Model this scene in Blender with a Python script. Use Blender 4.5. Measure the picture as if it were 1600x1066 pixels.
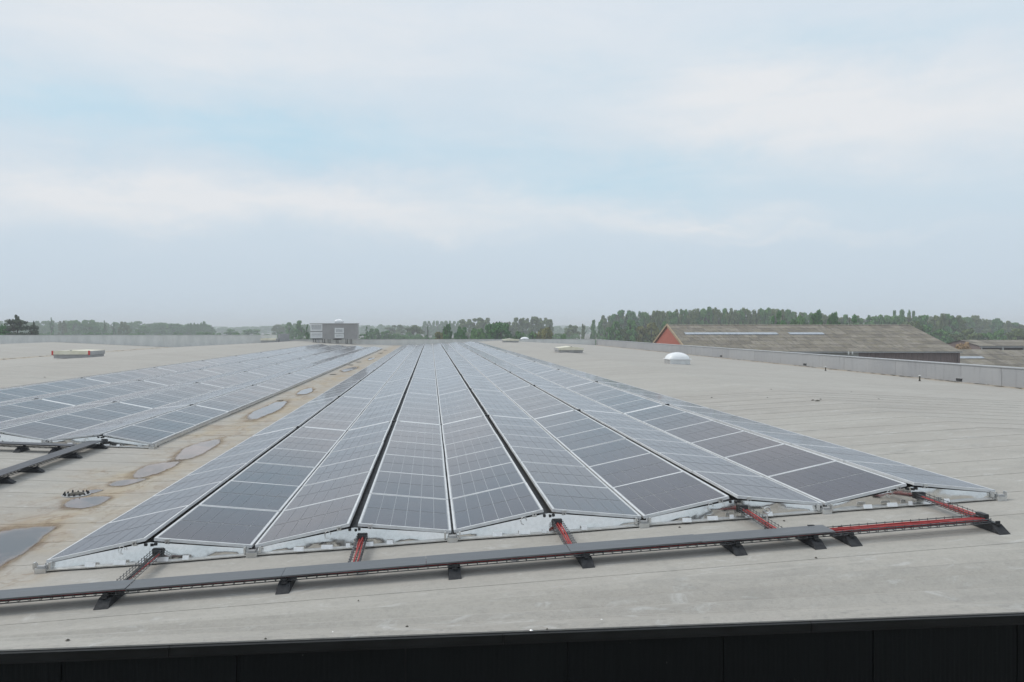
import bpy, math, random
from math import sin, cos, tan, atan, atan2, radians, pi, sqrt
from mathutils import Vector, Matrix

scene = bpy.context.scene
for o in list(bpy.data.objects):
    bpy.data.objects.remove(o)
C = scene.collection
R = random.Random(7)

# ------------------------------------------------------------------ camera, sky, sun, exposure
FPX = 1270.0                      # focal length in pixels of a 1600 px wide picture
YAW = atan((800 - 673) / FPX)     # camera turned a little to the right of the panel rows
ZC = 10.70                        # camera height above the ground
cam = bpy.data.cameras.new('camera')
cam.sensor_width = 36.0
cam.lens = FPX / 1600 * 36.0
cam.shift_y = -20.0 / 1600
cam.clip_start = 0.1
cam.clip_end = 20000
camo = bpy.data.objects.new('camera', cam)
C.objects.link(camo)
camo.location = (0, 0, ZC)
camo.rotation_euler = (radians(90), 0, -YAW)
scene.camera = camo

SUN_EL, SUN_AZ = radians(48), radians(-70)      # azimuth from +Y towards +X
sun = bpy.data.lights.new('sun', 'SUN')
sun.energy = 1.5
sun.angle = radians(25)
sun.color = (1.0, 0.95, 0.87)
suno = bpy.data.objects.new('sun', sun)
C.objects.link(suno)
sd = Vector((sin(SUN_AZ) * cos(SUN_EL), cos(SUN_AZ) * cos(SUN_EL), sin(SUN_EL)))
suno.rotation_euler = sd.to_track_quat('Z', 'Y').to_euler()
suno.location = (0, 0, 60)

scene.view_settings.view_transform = 'Standard'
scene.view_settings.look = 'None'
scene.view_settings.exposure = 0.10
scene.view_settings.gamma = 1.0
scene.view_settings.use_curve_mapping = False
scene.cycles.volume_bounces = 4
scene.cycles.max_bounces = 10


class NT:
    """small helper around a node tree"""
    def __init__(self, tree):
        self.t = tree
        tree.nodes.clear()

    def n(self, typ, **kw):
        nd = self.t.nodes.new(typ)
        for k, v in kw.items():
            setattr(nd, k, v)
        return nd

    def l(self, a, b):
        self.t.links.new(a, b)

    def put(self, sock, v):
        if hasattr(v, 'is_output'):
            self.l(v, sock)
        else:
            sock.default_value = v

    def math(self, op, a, b=None, c=None, clamp=False):
        nd = self.n('ShaderNodeMath', operation=op, use_clamp=clamp)
        self.put(nd.inputs[0], a)
        if b is not None:
            self.put(nd.inputs[1], b)
        if c is not None:
            self.put(nd.inputs[2], c)
        return nd.outputs[0]

    def mix(self, f, a, b, blend='MIX'):
        nd = self.n('ShaderNodeMix', data_type='RGBA', blend_type=blend)
        self.put(nd.inputs[0], f)
        for s, v in ((6, a), (7, b)):
            if isinstance(v, tuple):
                v = (v + (1,))[:4]
            self.put(nd.inputs[s], v)
        return nd.outputs[2]

    def noise(self, vec, scale, detail=4.0, rough=0.55, dist=0.0):
        nd = self.n('ShaderNodeTexNoise')
        if vec is not None:
            self.l(vec, nd.inputs['Vector'])
        nd.inputs['Scale'].default_value = scale
        nd.inputs['Detail'].default_value = detail
        nd.inputs['Roughness'].default_value = rough
        nd.inputs['Distortion'].default_value = dist
        return nd.outputs['Fac']

    def mapping(self, vec, scale=(1, 1, 1), loc=(0, 0, 0)):
        nd = self.n('ShaderNodeMapping')
        self.l(vec, nd.inputs[0])
        nd.inputs['Scale'].default_value = scale
        nd.inputs['Location'].default_value = loc
        return nd.outputs[0]

    def smooth(self, v, a, b, lo=0.0, hi=1.0):
        nd = self.n('ShaderNodeMapRange', interpolation_type='SMOOTHSTEP')
        self.put(nd.inputs[0], v)
        nd.inputs[1].default_value = a
        nd.inputs[2].default_value = b
        nd.inputs[3].default_value = lo
        nd.inputs[4].default_value = hi
        return nd.outputs[0]

    def xyz(self, vec):
        nd = self.n('ShaderNodeSeparateXYZ')
        self.l(vec, nd.inputs[0])
        return nd.outputs


def build_world():
    w = bpy.data.worlds.new('World')
    scene.world = w
    w.use_nodes = True
    g = NT(w.node_tree)
    tc = g.n('ShaderNodeTexCoord').outputs['Generated']
    x, y, z = g.xyz(tc)
    az = g.math('ARCTAN2', x, y)
    el = g.math('ARCSINE', g.math('MINIMUM', z, 1.0))
    # soft wandering of the cloud edges
    cv = g.n('ShaderNodeCombineXYZ')
    g.l(az, cv.inputs[0])
    g.l(g.math('MULTIPLY', el, 1.9), cv.inputs[1])
    n1 = g.noise(cv.outputs[0], 6.5, 9.0, 0.60, 0.3)
    n2 = g.noise(g.mapping(cv.outputs[0], (1, 1, 1), (3.1, 7.7, 1.0)), 2.6, 5.0, 0.55)
    n3 = g.noise(g.mapping(cv.outputs[0], (1.6, 3.4, 1), (9.1, 2.7, 1.0)), 4.0, 8.0, 0.6, 0.5)
    waz = g.math('ADD', az, g.math('MULTIPLY_ADD', n2, 0.36, -0.18))
    wel = g.math('ADD', el, g.math('MULTIPLY_ADD', n1, 0.11, -0.055))

    def blob(u, v, su, sv, amp):
        a = atan((u - 800) / FPX) + YAW
        e = atan((513 - v) / FPX)
        p = g.math('POWER', g.math('DIVIDE', g.math('SUBTRACT', waz, a), su / FPX), 2.0)
        q = g.math('POWER', g.math('DIVIDE', g.math('SUBTRACT', wel, e), sv / FPX), 2.0)
        ex = g.math('EXPONENT', g.math('MULTIPLY', g.math('ADD', p, q), -1.0))
        return g.math('MULTIPLY', ex, amp)

    def total(lst):
        acc = None
        for b in lst:
            v = blob(*b)
            acc = v if acc is None else g.math('ADD', acc, v)
        return acc
    white = total([(380, 320, 420, 34, .95), (760, 350, 260, 26, .5), (1180, 175, 250, 55, .9),
                   (1480, 225, 300, 60, .75), (180, 70, 320, 75, .6), (1100, 352, 150, 16, .65),
                   (1260, 378, 130, 10, .45), (60, 345, 200, 40, .5), (700, 60, 500, 60, .35)])
    blue = total([(440, 215, 230, 42, 1.15), (960, 285, 220, 48, 1.15), (40, 210, 170, 36, 1.0),
                  (1500, 330, 220, 40, .3), (880, 130, 160, 40, .45), (1350, 95, 260, 35, .5),
                  (330, 140, 150, 30, .35), (700, 235, 200, 30, .5)])
    sky = g.n('ShaderNodeTexSky', sky_type='NISHITA')
    sky.sun_disc = False
    sky.sun_elevation = SUN_EL
    sky.sun_rotation = SUN_AZ
    sky.altitude = 30
    sky.air_density = 1.0
    sky.dust_density = 3.0
    # veil of thin cloud and haze over the clear sky: grey blue low down, brighter higher up
    K = 10.0                                    # background strength is 0.1
    low = (0.548 * K, 0.645 * K, 0.735 * K)
    mid = (0.580 * K, 0.682 * K, 0.768 * K)
    top = (0.638 * K, 0.717 * K, 0.795 * K)
    veil = g.mix(g.smooth(el, 0.03, 0.16), low, mid)
    veil = g.mix(g.smooth(el, 0.15, 0.42), veil, top)
    clear = g.mix(0.88, sky.outputs[0], (0.472 * K, 0.692 * K, 0.820 * K))
    bm = g.math('MULTIPLY', blue, g.smooth(n2, 0.25, 0.75, 0.35, 1.25), clamp=True)
    col = g.mix(g.math('MULTIPLY', bm, 0.8), veil, clear)
    wm = g.math('MULTIPLY', white, g.smooth(n3, 0.2, 0.75, 0.55, 1.2), clamp=True)
    col = g.mix(g.math('MULTIPLY', wm, 0.85), col, (0.775 * K, 0.785 * K, 0.800 * K))
    # general mottling of the overcast above
    mot = g.smooth(n3, 0.3, 0.8, 0.0, 0.22)
    up = g.math('MULTIPLY', mot, g.smooth(el, 0.05, 0.2))
    col = g.mix(up, col, (0.76 * K, 0.785 * K, 0.825 * K))
    bg = g.n('ShaderNodeBackground')
    g.l(col, bg.inputs[0])
    bg.inputs[1].default_value = 0.1
    out = g.n('ShaderNodeOutputWorld')
    g.l(bg.outputs[0], out.inputs[0])


build_world()

# ------------------------------------------------------------------ materials


def mat(name, color=(.5, .5, .5), rough=.6, metal=0.0, fn=None, spec=None):
    m = bpy.data.materials.new(name)
    m.use_nodes = True
    g = NT(m.node_tree)
    b = g.n('ShaderNodeBsdfPrincipled')
    o = g.n('ShaderNodeOutputMaterial')
    g.l(b.outputs[0], o.inputs[0])
    b.inputs['Base Color'].default_value = tuple(color) + (1,)
    b.inputs['Roughness'].default_value = rough
    b.inputs['Metallic'].default_value = metal
    if spec is not None:
        b.inputs['Specular IOR Level'].default_value = spec
    if fn:
        fn(g, b)
    m.diffuse_color = tuple(color) + (1,)
    return m


def pos(g):
    return g.n('ShaderNodeNewGeometry').outputs['Position']


def objc(g):
    return g.n('ShaderNodeTexCoord').outputs['Object']


def bump(g, b, h, strength=.3, dist=.01):
    nd = g.n('ShaderNodeBump')
    nd.inputs['Strength'].default_value = strength
    nd.inputs['Distance'].default_value = dist
    g.l(h, nd.inputs['Height'])
    g.l(nd.outputs[0], b.inputs['Normal'])


VALLEY = -5.3          # axis of the roof valley (world X)
PERIOD = 32.6          # valley to valley
LAP = 1.05             # width of a membrane sheet


def f_roof(g, b):
    p = pos(g)
    x, y, z = g.xyz(p)
    streak = g.noise(g.mapping(p, (.22, 1.6, 1)), 1.0, 8, .62, .4)
    fine = g.noise(p, 9.0, 6, .7)
    grit = g.noise(p, 60.0, 3, .7)
    big = g.noise(g.mapping(p, (.10, .22, 1)), 1.0, 4, .55, .6)
    scuff = g.noise(g.mapping(p, (1.0, 2.2, 1), (4, 9, 0)), 1.6, 8, .72, 1.2)
    col = g.mix(g.smooth(streak, .3, .72), (.345, .322, .290), (.415, .390, .354))
    col = g.mix(g.smooth(big, .35, .68, 0, .5), col, (.43, .415, .375))
    col = g.mix(g.smooth(fine, .45, .75, 0, .38), col, (.27, .262, .24))
    col = g.mix(g.smooth(grit, .5, .8, 0, .22), col, (.52, .51, .49))
    col = g.mix(g.smooth(scuff, .54, .68, 0, .62), col, (.53, .525, .505))
    peb = g.noise(g.mapping(p, (1, 1.6, 1), (3, 3, 3)), 26.0, 4, .75)
    col = g.mix(g.smooth(peb, .50, .68, 0, .30), col, (.25, .238, .215))
    col = g.mix(g.smooth(peb, .46, .30, 0, .25), col, (.52, .505, .475))
    mark = g.noise(g.mapping(p, (2.2, 4.5, 1), (8, 2, 5)), 2.0, 6, .7, 1.6)
    col = g.mix(g.smooth(mark, .66, .74, 0, .30), col, (.20, .19, .17))
    blot = g.noise(g.mapping(p, (.8, 1.3, 1), (1, 7, 3)), 1.1, 9, .72, .7)
    col = g.mix(g.smooth(blot, .50, .70, 0, .5), col, (.275, .265, .245))
    # each membrane sheet has weathered a little differently
    sheet = g.math('FLOOR', g.math('DIVIDE', y, LAP))
    wn = g.n('ShaderNodeTexWhiteNoise', noise_dimensions='1D')
    g.l(sheet, wn.inputs['W'])
    col = g.mix(g.math('MULTIPLY', wn.outputs[0], .05), col, (.30, .29, .265))
    # dirt held along the laps
    fy = g.math('FRACT', g.math('DIVIDE', y, LAP))
    d = g.math('ABSOLUTE', g.math('SUBTRACT', fy, .5))
    dirt = g.smooth(d, .482, .499)
    brk = g.smooth(g.noise(g.mapping(p, (.35, .0, 0)), 1.0, 3), .42, .62, .12, .8)
    col = g.mix(g.math('MULTIPLY', g.math('MULTIPLY', dirt, brk), .18), col, (.20, .195, .18))
    # rust and algae left by standing water along the valleys
    wob = g.noise(g.mapping(p, (.5, .42, 1)), 1.0, 6, .65, .8)
    f = g.math('FRACT', g.math('ADD', g.math('DIVIDE', g.math('SUBTRACT', x, VALLEY), PERIOD), .5))
    dist = g.math('MULTIPLY', g.math('ABSOLUTE', g.math('SUBTRACT', f, .5)), PERIOD)
    dd = g.math('ADD', dist, g.math('MULTIPLY_ADD', wob, 2.8, -1.4))
    band = g.smooth(dd, 1.5, -.5)
    rust = g.mix(g.smooth(g.noise(g.mapping(p, (1, .5, 1), (1, 5, 2)), 1.3, 6, .65, .5), .4, .62), (.42, .335, .21), (.34, .245, .15))
    tide = g.noise(g.mapping(p, (1.2, .8, 1), (7, 3, 2)), 1.4, 6, .6, .6)
    ring = g.smooth(g.math('ABSOLUTE', g.math('SUBTRACT', tide, .52)), .035, .0)
    col = g.mix(g.math('MULTIPLY', g.math('MULTIPLY', band, g.smooth(g.noise(g.mapping(p, (.9, .35, 1), (2, 8, 0)), 1.2, 7, .7, .8), .32, .62, .15, 1.0)), .85), col, rust)
    col = g.mix(g.math('MULTIPLY', g.math('MULTIPLY', band, ring), .7), col, (.20, .135, .085))
    # lighter gravel-worn band and specks by the front edge
    edge = g.smooth(y, 6.95, 6.5)
    spk = g.smooth(g.noise(g.mapping(p, (3, 5, 1)), 3.0, 6, .75), .52, .70)
    col = g.mix(g.math('MULTIPLY', g.math('MULTIPLY', edge, spk), .6), col, (.24, .235, .22))
    g.l(col, b.inputs['Base Color'])
    b.inputs['Roughness'].default_value = .85
    bump(g, b, g.math('ADD', g.math('MULTIPLY', fine, .6), grit), .25, .006)


def f_noise(c1, c2, scale=3.0, stretch=(1, 1, 1), bmp=0.0, coords=pos, rough=None, lo=.3, hi=.7, detail=5):
    def fn(g, b):
        p = g.mapping(coords(g), stretch)
        n = g.noise(p, scale, detail, .6, .2)
        g.l(g.mix(g.smooth(n, lo, hi), c1, c2), b.inputs['Base Color'])
        if rough:
            g.l(g.smooth(n, .3, .7, rough[0], rough[1]), b.inputs['Roughness'])
        if bmp:
            bump(g, b, n, bmp, .01)
    return fn


def f_cell(g, b):
    uv = g.n('ShaderNodeUVMap').outputs[0]
    x, y, z = g.xyz(uv)
    oi = g.n('ShaderNodeObjectInfo').outputs['Random']
    # half-cell joints and thin bus bars printed on the cells
    fy = g.math('FRACT', g.math('DIVIDE', y, .0917))
    ln = g.smooth(g.math('ABSOLUTE', g.math('SUBTRACT', fy, .5)), .475, .488)
    fx = g.math('FRACT', g.math('DIVIDE', x, .0182))
    bb = g.smooth(g.math('ABSOLUTE', g.math('SUBTRACT', fx, .5)), .44, .48)
    base = g.mix(oi, (.023, .019, .034), (.027, .022, .039))
    col = g.mix(g.math('MULTIPLY', ln, .55), base, (.16, .165, .18))
    col = g.mix(g.math('MULTIPLY', bb, .16), col, (.20, .205, .22))
    dust = g.noise(g.mapping(pos(g), (1, .6, 1)), 1.7, 5, .6)
    col = g.mix(g.smooth(dust, .35, .75, .035, .09), col, (.31, .275, .275))
    g.l(col, b.inputs['Base Color'])
    g.l(g.smooth(dust, .3, .7, .075, .14), b.inputs['Roughness'])
    b.inputs['IOR'].default_value = 1.37
    b.inputs['Sheen Weight'].default_value = .06
    b.inputs['Sheen Roughness'].default_value = .45


def f_alu(g, b):
    p = objc(g)
    n = g.noise(g.mapping(p, (1.3, 1, 2.2)), 1.7, 1.5, .4, .6)
    f = g.noise(p, 22, 3)
    g.l(g.mix(g.smooth(f, .35, .75), (.74, .725, .70), (.68, .665, .64)), b.inputs['Base Color'])
    g.l(g.smooth(f, .3, .7, .09, .13), b.inputs['Roughness'])
    bump(g, b, n, .13, .05)


def f_leaf(c1, c2, c3):
    def fn(g, b):
        ge = g.n('ShaderNodeNewGeometry').outputs['Random Per Island']
        oi = g.n('ShaderNodeObjectInfo').outputs['Random']
        col = g.mix(ge, c1, c2)
        n = g.noise(objc(g), 5.0, 3)
        col = g.mix(g.smooth(n, .42, .62, 0, .75), col, c3)
        col = g.mix(g.math('MULTIPLY', oi, .35), col, tuple(v * .62 for v in c1))
        g.l(col, b.inputs['Base Color'])
        b.inputs['Roughness'].default_value = .7
        b.inputs['Specular IOR Level'].default_value = .2
    return fn


def f_sheet(g, b):
    p = pos(g)
    oi = g.n('ShaderNodeObjectInfo').outputs['Random']
    n = g.noise(p, .9, 7, .7, .5)
    n2 = g.noise(g.mapping(p, (1.6, .22, .6)), 1.6, 6, .7)
    col = g.mix(oi, (.135, .118, .098), (.285, .255, .215))
    col = g.mix(g.smooth(n, .42, .62, 0, .75), col, (.215, .19, .135))
    col = g.mix(g.smooth(n2, .48, .66, 0, .7), col, (.085, .078, .068))
    g.l(col, b.inputs['Base Color'])


def f_brick(g, b):
    p = pos(g)
    x, y, z = g.xyz(p)
    n = g.noise(p, 2.5, 6, .7)
    rows = g.smooth(g.math('ABSOLUTE', g.math('SUBTRACT', g.math('FRACT', g.math('DIVIDE', z, .14)), .5)), .40, .47)
    col = g.mix(g.smooth(n, .3, .7), (.36, .095, .062), (.46, .125, .080))
    col = g.mix(g.math('MULTIPLY', rows, .35), col, (.34, .20, .16))
    g.l(col, b.inputs['Base Color'])


def f_parapet(g, b):
    p = pos(g)
    oi = g.n('ShaderNodeObjectInfo').outputs['Random']
    n = g.noise(g.mapping(p, (2.2, 2.2, .25)), 1.5, 7, .65)
    n2 = g.noise(p, .6, 5, .6)
    col = g.mix(oi, (.31, .315, .33), (.36, .365, .375))
    col = g.mix(g.smooth(n, .5, .75, 0, .6), col, (.20, .20, .205))
    col = g.mix(g.smooth(n2, .45, .7, 0, .4), col, (.40, .40, .40))
    g.l(col, b.inputs['Base Color'])


def f_black_wall(g, b):
    p = pos(g)
    oi = g.n('ShaderNodeObjectInfo').outputs['Random']
    n = g.noise(g.mapping(p, (3, 3, .4)), 2.0, 6, .65)
    col = g.mix(oi, (.0022, .0032, .0036), (.0034, .0046, .0050))
    col = g.mix(g.smooth(n, .45, .75, 0, .5), col, (.005, .0065, .007))
    sp = g.smooth(g.noise(p, 26.0, 2, .5), .74, .80, 0, .5)
    col = g.mix(sp, col, (.08, .078, .07))
    g.l(col, b.inputs['Base Color'])


def thin_edge(g, b, lo, hi, scale):
    """water film and silt thin out raggedly towards their rim"""
    p = pos(g)
    at_ = g.n('ShaderNodeAttribute', attribute_name='wet').outputs['Fac']
    n = g.noise(g.mapping(p, (1.0, .6, 1)), scale, 8, .7, .6)
    d = g.math('ADD', at_, g.math('MULTIPLY_ADD', n, 1.1, -.55))
    g.l(g.smooth(d, lo, hi), b.inputs['Alpha'])
    return d


def f_puddle(g, b):
    p = pos(g)
    d = thin_edge(g, b, .26, .66, 3.6)
    n = g.noise(g.mapping(p, (.9, .5, 1)), 2.2, 7, .7, .6)
    silt = g.mix(g.smooth(n, .35, .65), (.20, .135, .095), (.27, .215, .165))
    col = g.mix(g.smooth(d, .40, .95), silt, (.060, .046, .046))
    col = g.mix(g.smooth(n, .42, .62, 0, .85), col, (.20, .14, .125))
    g.l(col, b.inputs['Base Color'])
    g.l(g.smooth(d, .35, .7, .30, .04), b.inputs['Roughness'])
    b.inputs['IOR'].default_value = 1.40


def f_stain(g, b):
    p = pos(g)
    d = thin_edge(g, b, .35, 1.75, 2.4)
    n = g.noise(g.mapping(p, (1, .6, 1)), 2.6, 7, .7, .5)
    g.l(g.mix(g.smooth(n, .38, .62), (.22, .145, .09), (.39, .31, .205)), b.inputs['Base Color'])
    b.inputs['Roughness'].default_value = .85


M = {}
M['roof'] = mat('roof_membrane', (.4, .39, .365), .85, fn=f_roof)
M['cell'] = mat('solar_cell', (.015, .017, .027), .15, fn=f_cell)
M['back'] = mat('panel_backsheet', (.42, .425, .44), .15)
M['frame'] = mat('anodised_frame', (.76, .77, .78), .42, .1, fn=f_noise((.58, .59, .60), (.68, .69, .70), 6, rough=(.35, .5)))
M['alu'] = mat('bright_sheet_metal', (.7, .7, .69), .2, 1.0, fn=f_alu)
M['alu2'] = mat('brushed_rail_metal', (.62, .62, .61), .38, .8, fn=f_noise((.56, .56, .55), (.70, .70, .69), 12, rough=(.3, .5)))
M['tab'] = mat('bent_metal_tab', (.80, .80, .80), .35, .4, fn=f_noise((.74, .74, .74), (.84, .84, .84), 20))
M['dark'] = mat('black_plastic', (.018, .019, .021), .55, fn=f_noise((.013, .014, .016), (.03, .03, .032), 8, rough=(.45, .65)))
M['rubber'] = mat('recycled_rubber', (.022, .023, .026), .8, fn=f_noise((.016, .017, .02), (.036, .037, .04), 25, bmp=.3))
M['lid'] = mat('tray_lid_metal', (.12, .125, .135), .36, .6, fn=f_noise((.105, .11, .118), (.16, .165, .175), 3.0, (1, 4, 1), rough=(.28, .45)))
M['lid2'] = mat('tray_lid_dark', (.07, .07, .08), .45, .5, fn=f_noise((.055, .056, .064), (.10, .10, .11), 3.0, (4, 1, 1), rough=(.38, .55)))
M['wire'] = mat('tray_wire', (.10, .105, .11), .45, .6, fn=f_noise((.08, .083, .088), (.17, .17, .175), 30))
M['red'] = mat('red_cable_sheath', (.36, .036, .032), .55, fn=f_noise((.27, .022, .021), (.44, .046, .042), 12))
M['black_cable'] = mat('black_cable_sheath', (.02, .02, .02), .5, fn=f_noise((.014, .014, .014), (.03, .03, .03), 12))
M['puddle'] = mat('standing_water', (.15, .12, .11), .08, fn=f_puddle)
M['stain'] = mat('rust_edge', (.24, .16, .10), .8, fn=f_stain)
M['parapet'] = mat('parapet_concrete', (.34, .345, .355), .7, fn=f_parapet)
M['coping'] = mat('coping_metal', (.50, .51, .52), .45, .4, fn=f_noise((.45, .46, .47), (.55, .56, .57), 2.0))
M['pale'] = mat('pale_membrane_upstand', (.47, .48, .46), .7, fn=f_noise((.56, .57, .555), (.66, .665, .645), 1.2, (1, 1, .4)))
M['bwall'] = mat('black_ribbed_cladding', (.009, .010, .011), .6, spec=.14, fn=f_black_wall)
M['btrim'] = mat('black_edge_trim', (.009, .009, .010), .42, spec=.3, fn=f_noise((.004, .0045, .005), (.009, .0095, .010), 4, (1, 1, 3), rough=(.36, .5)))
M['cream'] = mat('cream_gel_coat', (.72, .68, .54), .5, fn=f_noise((.66, .62, .48), (.77, .74, .61), 1.5))
M['white'] = mat('white_acrylic', (.85, .86, .87), .25, fn=f_noise((.82, .83, .84), (.87, .88, .89), 2))
M['curb'] = mat('grey_upstand', (.28, .28, .285), .7, fn=f_noise((.33, .33, .33), (.42, .42, .42), 3))
M['curb2'] = mat('pale_upstand', (.68, .69, .69), .7, fn=f_noise((.62, .63, .63), (.74, .75, .75), 3))
M['redpaint'] = mat('red_corner_paint', (.55, .045, .04), .5, fn=f_noise((.48, .035, .03), (.60, .06, .05), 4))
M['hvac'] = mat('grey_cabinet_paint', (.25, .24, .24), .55, fn=f_noise((.29, .283, .28), (.335, .327, .322), .8))
M['hvac2'] = mat('light_louvre_metal', (.72, .73, .73), .45, 0, fn=f_noise((.68, .69, .69), (.76, .77, .77), 2))
M['void_shade'] = mat('shadow_void', (.05, .055, .06), .5, fn=f_noise((.04, .045, .05), (.07, .075, .08), 2))  # dark colour painted for the shade inside louvres and cable ports
M['sheet'] = mat('fibre_cement_sheet', (.24, .225, .195), .9, fn=f_sheet)
M['rooflight'] = mat('clouded_rooflight', (.42, .47, .54), .35, fn=f_noise((.26, .295, .34), (.41, .445, .49), 1.2, (2, 1, 1)))
M['brick'] = mat('red_gable_brick', (.4, .11, .07), .85, fn=f_brick)
M['brownwall'] = mat('brown_cladding', (.13, .10, .095), .8, fn=f_noise((.15, .108, .102), (.22, .165, .155), 1.2, (6, 6, .5)))
M['greywall'] = mat('grey_render', (.36, .35, .33), .85, fn=f_noise((.31, .30, .285), (.41, .40, .375), 1.0))
M['plastic_white'] = mat('white_pipe', (.78, .78, .76), .4, fn=f_noise((.74, .74, .72), (.81, .81, .79), 5))
M['verge'] = mat('verge_board', (.36, .27, .17), .8, fn=f_noise((.30, .22, .14), (.42, .33, .21), 3))
M['bark'] = mat('bark', (.10, .08, .06), .9, fn=f_noise((.07, .055, .042), (.14, .115, .09), 6, (1, 1, .3), bmp=.4, coords=objc))
M['leaf_dark'] = mat('foliage_dark', (.05, .08, .03), .7, fn=f_leaf((0.039, 0.136, 0.036), (0.077, 0.222, 0.055), (0.107, 0.270, 0.064)))
M['leaf_mid'] = mat('foliage_mid', (.06, .09, .04), .7, fn=f_leaf((0.073, 0.179, 0.059), (0.130, 0.276, 0.083), (0.164, 0.316, 0.090)))
M['leaf_grey'] = mat('foliage_grey_green', (.07, .085, .05), .7, fn=f_leaf((0.114, 0.165, 0.064), (0.163, 0.225, 0.084), (0.195, 0.239, 0.088)))
M['leaf_yellow'] = mat('foliage_yellowing', (.11, .11, .04), .7, fn=f_leaf((0.157, 0.179, 0.054), (0.240, 0.254, 0.076), (0.315, 0.282, 0.091)))
M['leaf_orange'] = mat('foliage_autumn', (.26, .17, .09), .7, fn=f_leaf((0.336, 0.224, 0.119), (0.476, 0.322, 0.182), (0.532, 0.378, 0.238)))
M['leaf_cedar'] = mat('foliage_cedar', (.05, .075, .05), .7, fn=f_leaf((0.056, 0.087, 0.059), (0.105, 0.140, 0.087), (0.140, 0.168, 0.105)))
M['ground'] = mat('meadow_ground', (.09, .11, .045), .95, fn=f_noise((.115, .110, .085), (.165, .150, .115), .02, detail=9))
M['crackdirt'] = mat('dry_debris', (.06, .055, .045), .9, fn=f_noise((.04, .036, .03), (.10, .09, .07), 9))

# ------------------------------------------------------------------ mesh helpers


class MB:
    def __init__(self):
        self.v, self.f, self.m, self.mats, self.uv = [], [], [], [], {}

    def mi(self, name):
        if name not in self.mats:
            self.mats.append(name)
        return self.mats.index(name)

    def face(self, pts, mt, uv=None):
        i = len(self.v)
        self.v.extend([tuple(p) for p in pts])
        self.f.append(tuple(range(i, i + len(pts))))
        self.m.append(self.mi(mt))
        if uv:
            self.uv[len(self.f) - 1] = uv

    def poly(self, verts, faces, mt):
        i = len(self.v)
        self.v.extend([tuple(p) for p in verts])
        k = self.mi(mt)
        for f in faces:
            self.f.append(tuple(a + i for a in f))
            self.m.append(k)

    def hexa(self, p, mt):
        """8 points: bottom 0-3 counter-clockwise, top 4-7"""
        self.poly(p, [(3, 2, 1, 0), (4, 5, 6, 7), (0, 1, 5, 4), (1, 2, 6, 5), (2, 3, 7, 6), (3, 0, 4, 7)], mt)

    def box(self, c, s, mt, rz=0.0):
        x, y, z = c
        a, b_, d = s[0] / 2, s[1] / 2, s[2] / 2
        pts = []
        for dz in (-d, d):
            for sx, sy in ((-a, -b_), (a, -b_), (a, b_), (-a, b_)):
                pts.append((x + sx * cos(rz) - sy * sin(rz), y + sx * sin(rz) + sy * cos(rz), z + dz))
        self.hexa(pts, mt)

    def tube(self, pts, r, mt, n=6, r2=None, cap=True):
        pts = [Vector(p) for p in pts]
        rings = []
        m = len(pts)
        for i, p in enumerate(pts):
            t = (pts[min(i + 1, m - 1)] - pts[max(i - 1, 0)]).normalized()
            a = t.cross(Vector((0, 0, 1)))
            if a.length < .05:
                a = t.cross(Vector((1, 0, 0)))
            a.normalize()
            b_ = t.cross(a)
            rr = r if r2 is None else r + (r2 - r) * i / max(1, m - 1)
            rings.append([p + a * (rr * cos(2 * pi * k / n)) + b_ * (rr * sin(2 * pi * k / n)) for k in range(n)])
        vs = [q for rg in rings for q in rg]
        fs = []
        for i in range(m - 1):
            for k in range(n):
                fs.append((i * n + k, i * n + (k + 1) % n, (i + 1) * n + (k + 1) % n, (i + 1) * n + k))
        if cap:
            fs.append(tuple(reversed(range(n))))
            fs.append(tuple((m - 1) * n + k for k in range(n)))
        self.poly(vs, fs, mt)

    def lathe(self, c, prof, mt, n=16, sx=1.0, sy=1.0):
        vs, fs = [], []
        for r, z in prof:
            for k in range(n):
                a = 2 * pi * k / n
                vs.append((c[0] + r * sx * cos(a), c[1] + r * sy * sin(a), c[2] + z))
        for i in range(len(prof) - 1):
            for k in range(n):
                fs.append((i * n + k, i * n + (k + 1) % n, (i + 1) * n + (k + 1) % n, (i + 1) * n + k))
        fs.append(tuple((len(prof) - 1) * n + k for k in range(n)))
        self.poly(vs, fs, mt)

    def mesh(self, name, smooth=False):
        me = bpy.data.meshes.new(name)
        me.from_pydata(self.v, [], self.f)
        for n in self.mats:
            me.materials.append(M[n])
        me.polygons.foreach_set('material_index', self.m)
        if self.uv:
            ul = me.uv_layers.new(name='UVMap')
            for p in me.polygons:
                if p.index in self.uv:
                    for li, c in zip(p.loop_indices, self.uv[p.index]):
                        ul.data[li].uv = c
        if smooth:
            me.polygons.foreach_set('use_smooth', [True] * len(me.polygons))
        me.update()
        return me

    def build(self, name, parent=None, smooth=False):
        return link(name, self.mesh(name, smooth), parent)


def link(name, data, parent=None, loc=None, rot=None, scale=None):
    o = bpy.data.objects.new(name, data)
    C.objects.link(o)
    if parent:
        o.parent = parent
    if loc:
        o.location = loc
    if rot:
        o.rotation_euler = rot
    if scale:
        o.scale = scale
    return o


def tag(o, label, cat, group=None, kind=None):
    o['label'] = label
    o['category'] = cat
    if group:
        o['group'] = group
    if kind:
        o['kind'] = kind
    return o


def thing(name, loc, label, cat, group=None, rz=0.0):
    o = link(name, None, None, loc, (0, 0, rz))
    o.empty_display_size = .3
    return tag(o, label, cat, group)


def structure(o):
    o['kind'] = 'structure'
    return o


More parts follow.
